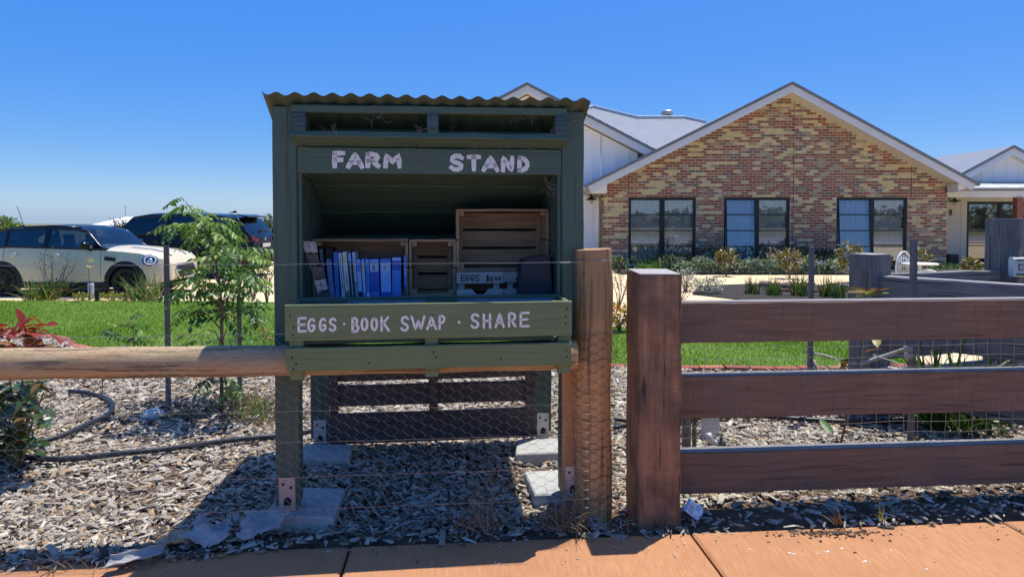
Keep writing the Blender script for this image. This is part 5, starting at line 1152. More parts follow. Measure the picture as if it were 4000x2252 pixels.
def car(name, label, P, loc, rz, scale=1.0):
    """x forward, front axle at x=0, ground at z=0; P holds the profiles"""
    t = thing(name, label, 'car', loc, rz); t.scale = (scale,)*3
    xs = set(np.linspace(P['x0'], P['x1'], 74).round(4).tolist()); ra = P['arch']
    for ax in (0, P['wb']):
        for k in range(19): xs.add(round(ax-ra*math.cos(math.pi*k/18), 4))
    for pl in P['panes']: xs.update([pl[0], pl[1]])
    xs.update([P['ws'][0], P['ws'][1], P['rw'][0], P['rw'][1]]); xs = sorted(xs)
    zc = P.get('axle', .31)
    def zb(x):
        z = interp(P['sill'], x)
        for ax in (0, P['wb']):
            if abs(x-ax) < ra: z = max(z, zc+math.sqrt(ra*ra-(x-ax)**2))
        return z
    zs = lambda x: interp(P['belt'], x); hwid = lambda x: interp(P['width'], x); rz_ = lambda x: interp(P['roof'], x)
    def sec(x):   # lower half body, from the sill up over the shoulder to the middle
        b, s, w = zb(x), zs(x), hwid(x); pts = []
        for k in range(9):
            f = k/8; z = b+(s-.02-b)*f; g = (z-.20)/(s-.20)
            bul = 1-.10*max(0, .45-g)**2*3-.055*max(0, g-.62)**1.5*4
            pts.append((w*bul, z))
        wl = pts[-1][0]; cr = P.get('crown', .045)
        for k in range(1, 7):
            f = k/6; pts.append((wl*(1-f)*(1 if k > 1 else .995), s-.02+.02*min(1, k/1.0)+cr*(1-(1-f)**2)*min(1, (P['x1']-x)*4+.05)))
        return pts
    paint = P['paint']; mb = MB(); rows = []
    for x in xs:
        s = sec(x); rows.append([(x, -y, z) for y, z in s]+[(x, y, z) for y, z in reversed(s[:-1])])
    mb.grid(rows); n = len(rows[0])
    for r, fl in ((rows[0], 0), (rows[-1], 1)):
        m_ = len(mb.v); mb.v += r; mb.f.append(tuple(range(m_, m_+n)) if fl == 0 else tuple(range(m_+n-1, m_-1, -1))); mb.m.append(0)
    mb.build('body', paint, t, smooth=True, sharp=38)
    # under tray
    mb = MB(); wmin = hwid(0)*.80
    mb.box(P['x0']+.15, P['x1']-.18, -wmin, wmin, .20, .42); mb.box(P['wb']+ra*.9, -ra*.9, -hwid(-1)*.93, hwid(-1)*.93, .19, .36); 
    for ax in (0, P['wb']): mb.box(ax-ra, ax+ra, -wmin*.78, wmin*.78, .3, zc+ra*.95)
    mb.build('underbody', under_m, t)
    # greenhouse
    inset = P.get('tumble', .13)
    gx0, gx1 = P['rw'][0], P['ws'][1]; gxs = [x for x in xs if gx0-1e-6 <= x <= gx1+1e-6]
    fr_ = [0, .07, .35, .65, .90, 1.0]
    def gsec(x):
        b = zs(x); r = max(rz_(x), b+.012); w0 = hwid(x)*.935; h = r-b; e = min(.055, h*.35); pts = []
        hfull = P['rooftop']-b
        for f in fr_:
            z = b+(h-e)*f; y = w0-inset*((z-b)/hfull)**1.3; pts.append((y, z))
        yl = pts[-1][0]
        for f in (.10, .28, .55, 1.0): pts.append((yl*(1-f), r-e*(1-f)**2.2))
        return pts
    G = [gsec(x) for x in gxs]; nf = len(fr_); npt = len(G[0])
    roof = MB(); panes = {}; 
    def cell(i, j, side):
        P_ = [(gxs[a], side*G[a][b][0], G[a][b][1]) for a, b in ((i, j), (i+1, j), (i+1, j+1), (i, j+1))]
        return P_ if side < 0 else P_[::-1]
    for i in range(len(gxs)-1):
        xm = (gxs[i]+gxs[i+1])/2
        for j in range(npt-1):
            for side in (-1, 1):
                key = None
                if j < nf-1:
                    if 1 <= j <= 3 or (j == 4 and False):
                        for pi, pl in enumerate(P['panes']):
                            if pl[0] <= xm <= pl[1]: key = ('window', pi, side)
                else:
                    if P['ws'][0] <= xm <= P['ws'][1] and j >= nf: key = ('windscreen', 0, 0)
                    if P['rw'][0]+.10 <= xm <= P['rw'][1] and j >= nf: key = ('rear_window', 0, 0)
                tgt = roof if key is None else panes.setdefault(key, MB())
                tgt.add(cell(i, j, side), [(0, 1, 2, 3)])
    def weld(me):
        import bmesh
        b = bmesh.new(); b.from_mesh(me); bmesh.ops.remove_doubles(b, verts=b.verts, dist=.0005); b.to_mesh(me); b.free()
        me.polygons.foreach_set('use_smooth', [True]*len(me.polygons))
    o = roof.build('roof', P['roof_paint'], t); weld(o.data); o.modifiers.new('thickness', 'SOLIDIFY').thickness = .02; o.modifiers['thickness'].offset = -1
    for k, m_ in panes.items(): o = m_.build(k[0], P['glass'], t); weld(o.data)
    # chrome / dark waist line
    for side in (-1, 1):
        mb = MB(); mb.tube([(x, side*(hwid(x)*.945+.002), zs(x)+.004) for x in gxs[1:-1]], .011, 5); mb.build('waist_trim', P['waist'], t)
    # seams
    for sx in P['seams']:
        mb = MB()
        for side in (-1, 1):
            pts = sec(sx)[:9]; mb.grid([[(sx-.004, side*(y+.002), z) for y, z in pts], [(sx+.004, side*(y+.002), z) for y, z in pts]], flip=side > 0)
        mb.build('door_seam', dark_m, t)
    # arch lips and sills
    for ax in (0, P['wb']):
        for side in (-1, 1):
            mb = MB(); ro = P.get('flare', .07); rows_ = [[], []]; N_ = 26
            for k in range(N_+1):
                th = -.28+(math.pi+.56)*k/N_; c_, s_ = math.cos(th), math.sin(th)
                for q, rad in enumerate((ra-.012, ra+ro)):
                    x = ax+rad*c_; z = max(.20, zc+rad*s_); y = hwid(min(max(x, P['x0']+.02), P['x1']-.02))
                    rows_[q].append((x, side*(y+.012-.012*q), z))
            mb.grid(rows_, flip=side < 0); inner = [[(x, side*(abs(y)-.12), z) for x, y, z in rows_[0]], rows_[0]]; mb.grid(inner, flip=side < 0)
            mb.build('wheel_arch', trim_m if P.get('black_arch') else paint, t, smooth=True, sharp=40)
            # wheel
            wr_, ww = P['wheel_r'], P.get('wheel_w', .205); yc = side*(hwid(ax)-ww/2-.018)
            mb = MB(); mb.lathe([(wr_*.66, -ww/2+.02), (wr_*.92, -ww/2), (wr_*.985, -ww/2+.025), (wr_, -ww*.2), (wr_, ww*.2), (wr_*.985, ww/2-.025), (wr_*.92, ww/2), (wr_*.66, ww/2-.02)], (ax, yc, wr_), 36, 'y'); wh = mb.build('wheel', tyre_m, t, smooth=True, sharp=50)
            mb = MB(); yo = yc+side*(ww/2-.03)
            mb.lathe([(wr_*.67, 0), (wr_*.62, side*.012), (wr_*.60, -side*.05), (0, -side*.05)], (ax, yo, wr_), 30, 'y')
            for k in range(P['spokes']):
                th = 2*math.pi*k/P['spokes']; d = Vector((math.cos(th), 0, math.sin(th))); c0 = Vector((ax, yo-side*.002, wr_)); mb.plank(c0+d*wr_*.10, c0+d*wr_*.62, Vector((-d.z, 0, d.x)), wr_*.085, .022, c=.003, n=1)
            mb.lathe([(wr_*.15, -side*.02), (wr_*.14, side*.016), (0, side*.02)], (ax, yo, wr_), 14, 'y'); mb.build('rim', P['rim'], wh)
    for side in (-1, 1):
        mb = MB(); x0_, x1_ = P['wb']+ra*.97, -ra*.97
        mb.plank((x0_, side*(hwid(-1.2)*.985), .235), (x1_, side*(hwid(-.9)*.985), .235), (0, 0, 1), .12, .05, c=.012, n=3, j=.0005); mb.build('sill', trim_m, t)
        # handles
        for hx_ in P['handles']:
            z = zs(hx_)-.155; y = side*(hwid(hx_)+.006); mb = MB(); mb.plank((hx_-.09, y, z), (hx_+.09, y, z), (0, 0, 1), .026, .03, c=.008, n=2, j=.0003); hd = mb.build('door_handle', P['handle_m'], t)
            mb = MB(); mb.ell((hx_, side*(hwid(hx_)-.006), z-.008), .062, .012, .058, 14, 8); mb.build('handle_recess', paint, hd, smooth=True)
        # mirror
        mx_, mz_ = P['mirror']; y = side*(hwid(mx_)+.06); mb = MB(); mb.ell((mx_, y+side*.05, mz_), .075, .115, .078, 14, 10); mb.tube([(mx_+.02, y-side*.10, mz_-.10), (mx_, y+side*.02, mz_-.05)], [.03, .035], 8); mb.build('wing_mirror', P['mirror_m'], t, smooth=True)
    # seats
    for sx in P['seats']:
        for y in (-.36, .36):
            mb = MB(); mb.plank((sx, y, .55), (sx-.20, y, 1.03), (0, 1, 0), .46, .14, c=.05, n=3, j=.001); mb.plank((sx-.21, y, 1.06), (sx-.25, y, 1.26), (0, 1, 0), .25, .10, c=.04, n=2, j=.001); mb.build('seat', seat_m, t)
    mb = MB(); mb.box(P['ws'][0]-.05, P['ws'][1]-.15, -.6, .6, .82, zs(P['ws'][0])-.02); mb.ell((P['ws'][0]-.15, -.34, zs(P['ws'][0])+.0), .04, .18, .18, 14, 8); mb.build('dashboard', seat_m, t)
    return t, sec, zs, hwid
gl_car = glassy('car_glass', (.34, .42, .46), 1.2, .07)
gl_dark = glassy('car_glass_dark', (.05, .06, .07), 1.1, .05)
cream_paint = mat('cream_car_paint', (.66, .58, .40), bump=0, rough=.35, coat=.35, spec=.35)
black_paint = mat('black_car_paint', (.005, .005, .007), bump=0, rough=.25, coat=0, spec=.4)
navy_paint = mat('midnight_paint', (.004, .004, .006), bump=0, rough=.2, coat=0, spec=.35)
MP = dict(x0=-3.19, x1=.80, wb=-2.567, arch=.345, axle=.30, wheel_r=.305, paint=cream_paint, roof_paint=black_paint, glass=gl_car, waist=trim_m, black_arch=True, flare=.09,
    sill=[(-3.19, .45), (-3.05, .30), (-2.6, .28), (0, .28), (.55, .26), (.80, .32)], rim=rim_black, spokes=10, handle_m=chrome, mirror_m=black_paint, crown=.06,
    belt=[(-3.19, .86), (-3.05, .98), (-2.4, 1.02), (-1.0, .985), (-.40, .965), (-.1, .945), (.25, .91), (.50, .855), (.70, .78), (.80, .66)],
    width=[(-3.19, .62), (-3.0, .78), (-2.5, .86), (-1.5, .865), (-.3, .865), (.1, .865), (.4, .845), (.62, .76), (.74, .66), (.80, .54)],
    roof=[(-3.10, 1.02), (-2.85, 1.28), (-2.65, 1.40), (-2.2, 1.455), (-1.6, 1.475), (-1.15, 1.455), (-.88, 1.405), (-.40, .975)],
    rooftop=1.47, ws=(-.90, -.40), rw=(-3.10, -2.80), tumble=.15,
    panes=[(-2.93, -2.56), (-2.46, -1.72), (-1.60, -.70)], seams=(-2.52, -1.66, -.50), handles=(-2.30, -1.40), mirror=(-.74, 1.06), seats=(-1.25, -2.15))
lf = at(317.5, 744, 13.15)
mini, msec, mzs, mhw = car('parked_car', 'cream small hatchback with a black roof and round headlights parked beyond the lawn', MP, (lf.x, lf.y+.86*.95, -.03), R(-1.5), .95)
# front end details
def on_body(x, side, f):
    s = msec(x); i = f*(len(s)-1); k = int(i); r = i-k; k2 = min(k+1, len(s)-1); y = s[k][0]*(1-r)+s[k2][0]*r; z = s[k][1]*(1-r)+s[k2][1]*r; return Vector((x, side*y, z))
for side in (-1, 1):
    yy = max(p[0] for p in msec(.49)[5:8]); c = Vector((.49, side*(yy-.005), .735)); nrm = Vector((.50, side*.78, .36)).normalized(); q = nrm.to_track_quat('Z', 'Y').to_matrix()
    mb = MB(); mb.ell(c-nrm*.01, .150, .128, .05, 22, 10, rot=q); hl = mb.build('headlight', lamp_dark, mini, smooth=True)
    ring = [c+nrm*.036+q @ Vector((.105*math.cos(a*math.pi/14), .088*math.sin(a*math.pi/14), 0)) for a in range(28)]
    mb = MB(); mb.tube(ring, .016, 8, closed=True); mb.build('lamp_ring', lens_m, hl, smooth=True)
    mb = MB(); mb.ell(c+nrm*.026, .060, .05, .03, 14, 8, rot=q); mb.build('lamp_reflector', chrome, hl, smooth=True)
    ring = [c+nrm*.012+q @ Vector((.150*math.cos(a*math.pi/14), .126*math.sin(a*math.pi/14), 0)) for a in range(28)]
    mb = MB(); mb.tube(ring, .010, 6, closed=True); mb.build('lamp_bezel', chrome, hl, smooth=True)
    mb = MB(); c = Vector((-.30, side*.866, .78)); mb.plank(c+Vector((-.11, 0, .012)), c+Vector((.11, 0, -.018)), (0, 0, 1), .075, .022, c=.008, n=2, j=.0005); mb.build('side_scuttle', black_paint, mini)
    # bonnet stripe
    A_, B_ = [], []
    for k in range(17):
        x = -.12+.80*k/16; y = .40-.10*(k/16)**2
        sx = msec(x); top = sorted([(p[0], p[1]) for p in sx[9:]])
        zt = lambda yy: np.interp(yy, [p[0] for p in top], [p[1] for p in top])
        A_.append((x, side*(y-.028), zt(y-.028)+.006)); B_.append((x, side*(y+.028), zt(y+.028)+.006))
    mb = MB(); mb.grid([A_, B_], flip=side < 0); mb.build('bonnet_stripe', black_paint, mini, smooth=True)
mb = MB(); pts = [(.775, -.36, .64), (.785, .36, .64), (.80, .40, .50), (.80, .28, .36), (.80, -.28, .36), (.80, -.40, .50)]; mb.prism([(x+.006, y, z) for x, y, z in pts], (.012, 0, 0)); gr_ = mb.build('grille', trim_m, mini)
mb = MB(); mb.tube([(x+.02, y, z) for x, y, z in pts], .014, 6, closed=True); mb.build('grille_surround', chrome, gr_, smooth=True)
mb = MB(); mb.box(.70, .83, -.60, .60, .20, .28); mb.build('front_spoiler', trim_m, mini)
mb = MB(); mb.tube([(-2.72, 0, 1.40), (-2.74, 0, 1.45)], .03, 8); mb.tube([(-2.72, 0, 1.43), (-2.86, 0, 1.86)], .006, 5); mb.build('aerial', trim_m, mini)
for side in (-1, 1):
    mb = MB(); mb.tube([(-2.66, side*.60, 1.37), (-2.3, side*.62, 1.425), (-1.6, side*.63, 1.445), (-1.05, side*.61, 1.415)], .016, 6); mb.build('roof_rail', black_paint, mini, smooth=True)
# dark four wheel drive
SPf = dict(x0=-4.02, x1=.88, wb=-2.97, arch=.43, axle=.39, wheel_r=.39, wheel_w=.26, paint=navy_paint, roof_paint=navy_paint, glass=gl_dark, waist=trim_m, black_arch=False, flare=.05,
    sill=[(-4.02, .55), (-3.85, .40), (-3.4, .36), (0, .36), (.6, .34), (.88, .42)], rim=rim_silver, spokes=5, handle_m=navy_paint, mirror_m=navy_paint, crown=.06,
    belt=[(-4.02, .98), (-3.9, 1.10), (-3.3, 1.18), (-1.0, 1.13), (-.40, 1.10), (.3, 1.06), (.70, .96), (.88, .75)],
    width=[(-4.02, .80), (-3.8, .93), (-3.2, .985), (-1.5, .98), (-.3, .98), (.3, .95), (.65, .86), (.88, .66)],
    roof=[(-3.96, 1.10), (-3.72, 1.44), (-3.60, 1.62), (-3.0, 1.70), (-2.0, 1.745), (-1.2, 1.73), (-.78, 1.665), (-.36, 1.12)],
    rooftop=1.74, ws=(-.80, -.36), rw=(-3.96, -3.58), tumble=.20, panes=[(-3.55, -2.95), (-2.85, -1.85), (-1.72, -.62)], seams=(-2.85, -1.78, -.50), handles=(-2.6, -1.5), mirror=(-.62, 1.20), seats=(-1.3, -2.3))
sr = at(628, 698, 17.35)
suv, ssec, _, _ = car('parked_car', 'black four wheel drive wagon with red tail lamps parked behind the young tree', SPf, (-6.45-3.95, 18.2, -.03), R(178.0), .965)
for side in (-1, 1):
    mb = MB(); mb.prism([(-3.72, side*.90, .98), (-3.97, side*.78, .98), (-4.03, side*.52, .96), (-4.03, side*.50, 1.05), (-3.98, side*.76, 1.10), (-3.66, side*.93, 1.09)][::side], (-.012, side*.030, 0)); mb.build('tail_light', red_lens, suv)
mb = MB(); mb.prism([(-3.50, -.62, 1.655), (-3.78, -.58, 1.60), (-3.78, .58, 1.60), (-3.50, .62, 1.655)], (0, 0, .03)); mb.build('spoiler', navy_paint, suv)
mb = MB(); mb.prism([(-3.0, -.02, 1.72), (-3.22, -.02, 1.72), (-3.20, -.02, 1.79)], (0, .04, 0)); mb.build('roof_fin', navy_paint, suv)
mb = MB(); mb.box(-4.055, -4.035, -.26, .26, .80, .90); mb.build('number_plate', plate_m, suv)
mb = MB(); mb.ell((-4.02, 0, 1.02), .012, .045, .045, 12, 8); mb.build('badge', chrome, suv)
mb = MB(); mb.box(-4.06, -3.9, -.75, .75, .36, .50); mb.build('rear_bumper', trim_m, suv)
mb = MB(); mb.tube([(-3.86, .0, 1.24), (-3.93, -.30, 1.27)], .012, 5); mb.build('rear_wiper', trim_m, suv)
# ================================================================== PLANTS
def leafmat(name, c, tr=.35, rough=.45, spec=.4): return mat(name, c, tuple(q*.72 for q in c), scale=30, bump=0, rough=rough, transl=tr, spec=spec)
L_green = leafmat('leaf_green', (.085, .20, .030)); L_lime = leafmat('leaf_lime', (.24, .37, .055)); L_dark = leafmat('leaf_dark', (.038, .095, .022), .25)
L_red = leafmat('leaf_red', (.34, .045, .028)); L_or = leafmat('leaf_orange', (.34, .13, .025)); L_br = leafmat('leaf_bronze', (.20, .115, .025)); L_sage = leafmat('leaf_sage', (.20, .28, .15)); L_silver = leafmat('leaf_silver', (.36, .42, .32), .2)
L_hedge = leafmat('leaf_hedge', (.035, .060, .020), .15); L_rose = leafmat('leaf_rosemary', (.085, .125, .045), .2); L_yel = leafmat('leaf_yellow', (.34, .31, .06)); L_dry = leafmat('dry_grass', (.36, .26, .14), .3, .8); L_tan = leafmat('straw', (.46, .35, .20), .3, .85)
F_white = leafmat('flower_white', (.72, .70, .66)); F_pink = leafmat('flower_pink', (.62, .14, .24)); F_org = leafmat('flower_orange', (.72, .30, .02)); F_lil = leafmat('flower_lilac', (.30, .26, .50)); F_yel = leafmat('flower_yellow', (.74, .52, .05))
bark = mat('bark', (.16, .105, .065), (.26, .18, .12), scale=30, stretch=(1, 1, .2), rough=.9, bump=.4); twig_m = mat('twig', (.20, .13, .085), bump=0, rough=.9); stem_g = mat('green_stem', (.12, .16, .05), bump=0, rough=.7)
def leaf_pts(L, w, droop=.15, fold=.25, twist=0):
    """leaf along +x from the origin, 3 cross-sections"""
    v = [(0, 0, 0)]; 
    for s, k in ((.25, .85), (.55, 1.0), (.82, .6)):
        z = -droop*L*s*s; v += [(L*s, -w/2*k, z+w*fold*k*.5), (L*s, 0, z), (L*s, w/2*k, z+w*fold*k*.5)]
    v.append((L, 0, -droop*L)); f = [(0, 1, 2), (0, 2, 3), (1, 4, 5, 2), (2, 5, 6, 3), (4, 7, 8, 5), (5, 8, 9, 6), (7, 10, 8), (8, 10, 9)]
    return v, f
def simple_leaf(name, L, w, m, droop=.2, fold=.3):
    mb = MB(); v, f = leaf_pts(L, w, droop, fold); mb.add(v, f); return mb.mesh(name, m, smooth=True)
def pinnate(name, L, pairs, ll, lw, m, droop=.35, mr=None):
    mb = MB(); P = [Vector((L*t/8, 0, -droop*L*(t/8)**2)) for t in range(9)]
    mb.mi = 1; mb.tube(P, [.0022-.0002*k for k in range(9)], 3, cap=False); mb.mi = 0
    for k in range(pairs+1):
        s = .18+.82*k/pairs; b = Vector((L*s, 0, -droop*L*s*s)); t = Vector((1, 0, -2*droop*s)).normalized()
        sides = (-1, 1) if k < pairs else (0,)
        for sd in sides:
            g = ll*(.75+.5*math.sin(math.pi*(.15+.75*s)))*random.uniform(.85, 1.1)*.8; v, f = leaf_pts(g, lw*random.uniform(.85, 1.15), .22, .3)
            an = sd*R(random.uniform(48, 66)); dr = R(random.uniform(8, 38))
            M = Matrix.Translation(b) @ Matrix.Rotation(an, 4, 'Z') @ Matrix.Rotation(dr, 4, 'Y') @ Matrix.Rotation(random.uniform(-.5, .5), 4, 'X')
            mb.add([M @ Vector(q) for q in v], f)
    return mb.mesh(name, [m, mr or stem_g], smooth=True)
def dirrot(d, roll=0.0):
    d = Vector(d).normalized(); x = d; z = Vector((0, 0, 1)); y = z.cross(x)
    if y.length < 1e-3: y = Vector((0, 1, 0))
    y.normalize(); z = x.cross(y); M = Matrix((x, y, z)).transposed() @ Matrix.Rotation(roll, 3, 'X'); return M.to_euler()
# ---- young tree on the left lawn edge
tb = gr(558, 1035, .03); TD = tb.y
tree = thing('young_tree', 'young tree with drooping feathery green leaves between two grey stakes', 'tree', tb)
def tp(px, py, dd=0): return at(px, py, TD+dd)-tb
mb = MB(); tr_path = [tp(558, 1040), tp(557, 950, .01), tp(558, 860), tp(557, 780, -.01), tp(553, 720), tp(543, 660), tp(530, 620, .02), tp(518, 585), tp(500, 552, .02), tp(480, 525), tp(466, 505)]
mb.tube(tr_path, [.016, .015, .014, .013, .012, .010, .009, .008, .006, .004, .002], 8); mb.build('trunk', bark, tree, smooth=True)
tips = [(600, 600, .1), (640, 640, -.1), (670, 650, .1), (500, 650, .15), (460, 690, -.1), (620, 740, .2), (480, 780, -.15), (430, 575, .1), (585, 555, -.1), (650, 720, -.2), (590, 800, .2), (525, 830, -.2)]
srcs = [(543, 660), (553, 720), (553, 720), (553, 720), (557, 780), (557, 780), (558, 830), (518, 585), (518, 585), (557, 760), (558, 860), (558, 870)]
for (a, b, dd), (c, d) in zip(tips, srcs):
    p0, p2 = tp(c, d), tp(a, b, dd); p1 = (p0+p2)/2+Vector((0, 0, .05)); mb = MB(); mb.tube([p0, p0.lerp(p1, .5), p1, p1.lerp(p2, .6), p2], [.006, .005, .004, .003, .0015], 5); mb.build('branch', bark, tree, smooth=True)
pv_ = [pinnate('leaf', random.uniform(.20, .27), 5, .085, .026, m, random.uniform(.12, .38)) for m in (L_green, L_lime, L_lime, L_green, L_green, L_lime, L_dark)]
nodes = [(468, 512, 2), (480, 530, 4), (500, 545, 4), (520, 555, 4), (545, 555, 3), (560, 560, 3), (570, 575, 3), (520, 585, 4), (490, 570, 3), (455, 572, 3), (440, 578, 2), (540, 600, 3),
         (545, 625, 4), (565, 635, 4), (595, 625, 4), (615, 640, 4), (640, 640, 3), (662, 650, 3), (630, 675, 3), (600, 680, 4), (565, 680, 4), (530, 670, 4), (505, 685, 4), (480, 695, 3), (460, 700, 2), (650, 690, 3), (545, 720, 4), (580, 715, 4), (610, 725, 4), (640, 720, 2), (510, 735, 4), (480, 740, 3), (555, 755, 4), (595, 765, 4), (625, 770, 3), (530, 780, 4), (500, 790, 2), (470, 775, 2), (580, 800, 2), (620, 810, 2),
         (540, 950, 2), (565, 955, 2), (600, 960, 1), (555, 985, 2), (590, 990, 1), (530, 1000, 1), (570, 1010, 1)]
rr = random.Random(21)
for (a, b, n) in nodes:
    for k in range(n+(n > 3)):
        dd = rr.uniform(-.36, .36)*(1 if b < 900 else .4); p = tp(a+rr.uniform(-14, 14), b+rr.uniform(-16, 10), dd); ax = Vector((p.x-tp(556, b).x, dd, 0)); an = rr.uniform(0, 6.283); d = Vector((math.cos(an), math.sin(an), rr.uniform(-.5, .25)))+ax*2.2
        link('leaf', rr.choice(pv_[:6] if b < 760 else pv_), tree, p, dirrot(d, rr.uniform(-.4, .4)), rr.uniform(.72, 1.02))
# ---- feathery saplings behind the rail
def sapling(label, px, pb, nodes, name='sapling', leaves=None, dep=None, spread=.15, sc=(.8, 1.1), stem_h=None, dz=(-.3, .5)):
    b = gr(px, pb, .03); t = thing(name, label, 'sapling', b); rr = random.Random(px); D = b.y
    top = min(nodes, key=lambda q: q[1]); mb = MB(); e = at(top[0], top[1], D)-b; mb.tube([Vector((0, 0, -.02)), e*.35+Vector((.01, 0, 0)), e*.7, e], [.008, .006, .005, .003], 6); mb.build('stem', bark, t, smooth=True)
    for (a, c, n) in nodes:
        for k in range(n):
            p = at(a+rr.uniform(-10, 10), c+rr.uniform(-8, 8), D+rr.uniform(-spread, spread))-b; an = rr.uniform(0, 6.283); link('leaf', rr.choice(leaves or pv_), t, p, dirrot((math.cos(an), math.sin(an), rr.uniform(*dz)), rr.uniform(-.5, .5)), rr.uniform(*sc))
    return t
sapling('low feathery sapling just above the left rail, left of the first stake', 335, 905, [(265, 828, 2), (300, 822, 2), (335, 800, 2), (350, 820, 3), (390, 832, 2), (330, 845, 3), (360, 850, 3), (375, 810, 1), (405, 840, 1)], sc=(.7, 1.0))
sapling('low leafy regrowth behind the rail at the young tree foot', 520, 910, [(470, 842, 3), (500, 835, 3), (530, 845, 3), (560, 848, 3), (600, 840, 3), (625, 850, 3), (580, 835, 2), (490, 850, 2)], sc=(.6, .9))
rl_ = [simple_leaf('leaf', .075, .036, m) for m in (L_br, L_or, L_br, L_lime)]
sapling('small bronze leaved sapling beside the left post of the stand', 664, 905, [(660, 812, 3), (664, 828, 4), (660, 845, 4), (668, 838, 3), (652, 855, 3), (672, 858, 3)], leaves=rl_, sc=(.8, 1.2))
# ---- photinia at the left edge
pb_ = gr(45, 1185, .03); ph = thing('red_tip_shrub', 'glossy shrub with red new leaves at the left edge behind the netting', 'shrub', pb_); D = pb_.y
pl_g = [simple_leaf('leaf', .105, .048, m, .22, .3) for m in (leafmat('photinia', (.045, .095, .022), .2, .25, .6), leafmat('photinia_b', (.075, .135, .03), .25, .25, .6), L_br)]
pl_r = [simple_leaf('leaf', .11, .056, m, .2, .3) for m in (L_red, L_or, L_red)]
for a, b in ((20, 900), (60, 880), (95, 935), (110, 985), (40, 1000), (-40, 940), (15, 1060)):
    mb = MB(); e = at(a, b, D+random.uniform(-.1, .1))-pb_; mb.tube([Vector((0, 0, -.02)), e*.4+Vector((0, 0, .03)), e], [.011, .008, .004], 6); mb.build('stem', bark, ph, smooth=True)
rr = random.Random(5)
for k in range(215):
    px = rr.gauss(38, 56); py = rr.uniform(955, 1135); 
    if px > 118-(py-955)*.12: px = 20+rr.random()*60
    p = at(px, py, D+rr.uniform(-.22, .22))-pb_; an = rr.uniform(0, 6.283); link('leaf', rr.choice(pl_g[:2]+pl_g if px > 70 else pl_g[:2]*3+pl_g[2:]), ph, p, dirrot((math.cos(an), math.sin(an), rr.uniform(-.9, .5)), rr.uniform(-.6, .6)), rr.uniform(.75, 1.15))
for k in range(56):
    px = rr.uniform(-30, 122); py = rr.uniform(815, 880); p = at(px, py, D+rr.uniform(-.15, .15))-pb_; an = rr.uniform(-.7, 3.8); link('leaf', rr.choice(pl_r if py < 862 else pl_r+pl_g[2:]), ph, p, dirrot((math.cos(an), rr.uniform(-.6, .3), math.sin(an)*.8), rr.uniform(-.6, .6)), rr.uniform(.75, 1.15))
# ---- generic foliage masses (leaf-sized faces through a crown)
def foliage(n, rx, ry, rz, L, w, mats, wts, up=.3, seed=1, hollow=.35, cz=0):
    g = np.random.default_rng(seed); u = g.normal(size=(n, 3)); u /= np.linalg.norm(u, axis=1)[:, None]; r = (hollow+(1-hollow)*g.random(n)**.6)*(1+.18*np.sin(u[:, 0]*5+seed)*np.sin(u[:, 2]*4+u[:, 1]*5+seed*2))
    loc = u*r[:, None]*np.array([rx, ry, rz])+np.array([0, 0, cz]); yaw = np.arctan2(u[:, 1], u[:, 0])+g.normal(0, .7, n); pit = -up-u[:, 2]*.7+g.normal(0, .5, n)
    bv, _ = leaf_pts(1, 1, .2, .25); bv = np.array(bv)[[0, 4, 5, 6, 10]]; bf = np.array([(0, 1, 2), (0, 2, 3), (1, 4, 2), (2, 4, 3)])
    s = g.uniform(.7, 1.3, n); sc = np.stack([L*s, w*s, L*s], 1); wts = np.array(wts, float); wts /= wts.sum()
    return scatter('foliage', bv, bf, loc, rotmats(yaw, pit, g.normal(0, .5, n)), sc, mats, g.choice(len(mats), n, p=wts))
def bush(name, label, cat, px, pb, w, h, mats, wts, n=260, L=.08, lw=.035, d=None, group=None, z=-.03, stem=.25, up=.3, nstem=4, seed=None, hollow=.35):
    if d is None: b = gr(px, pb, z)
    else: b = at(px, pb, d); b.z = z
    s = b.y/F; W_, H_ = w*s, h*s; t = thing(name, label, cat, b, 0, group); seed = seed or int(px)
    fo = link('foliage', foliage(n, W_/2, W_/2*.8, H_*(1-stem)/2, L, lw, mats, wts, up, seed, hollow, H_*(stem+(1-stem)/2)), t); tag(fo, kind='stuff')
    rr = random.Random(seed); mb = MB()
    for k in range(nstem):
        e = Vector((rr.uniform(-.3, .3)*W_, rr.uniform(-.3, .3)*W_, H_*rr.uniform(.6, .9))); mb.tube([(e.x*.1, e.y*.1, -.03), e*.5+Vector((0, 0, H_*.08)), e], [.012, .009, .004], 5)
    mb.build('stem', twig_m, t); return t
def tuft(name, label, cat, px, pb, h, n, mats, spread=.5, w=.012, d=None, group=None, z=.02, droop=.5, seed=1, base=.04):
    b = gr(px, pb, z) if d is None else at(px, pb, d)
    if d is not None: b.z = z
    rr = random.Random(seed+int(px)); H = h*b.y/F; t = thing(name, label, cat, b, 0, group); mbs = MB()
    for k in range(n):
        an = rr.uniform(0, 6.283); ln = H*rr.uniform(.55, 1.1); sp = spread*rr.random(); d0 = Vector((math.cos(an)*sp, math.sin(an)*sp, 1)).normalized(); p = Vector((rr.gauss(0, base), rr.gauss(0, base), 0)); sd = d0.cross(Vector((math.cos(an*3), math.sin(an*3), 0))).normalized(); rows = []
        for i in range(5):
            f = i/4; q = p+d0*ln*f+Vector((math.cos(an), math.sin(an), -.6))*ln*f*f*droop*sp; ww = w/2*(1-f**1.6)+.0004; rows.append([q-sd*ww, q+sd*ww])
        if n <= 15: m1 = MB(); m1.grid(rows); m1.build('blade', rr.choice(mats), t); continue
        mbs.mi = rr.randrange(len(mats)); mbs.grid(rows)
    if n > 15: tag(mbs.build('blade_clump', mats, t), kind='stuff')
    return t
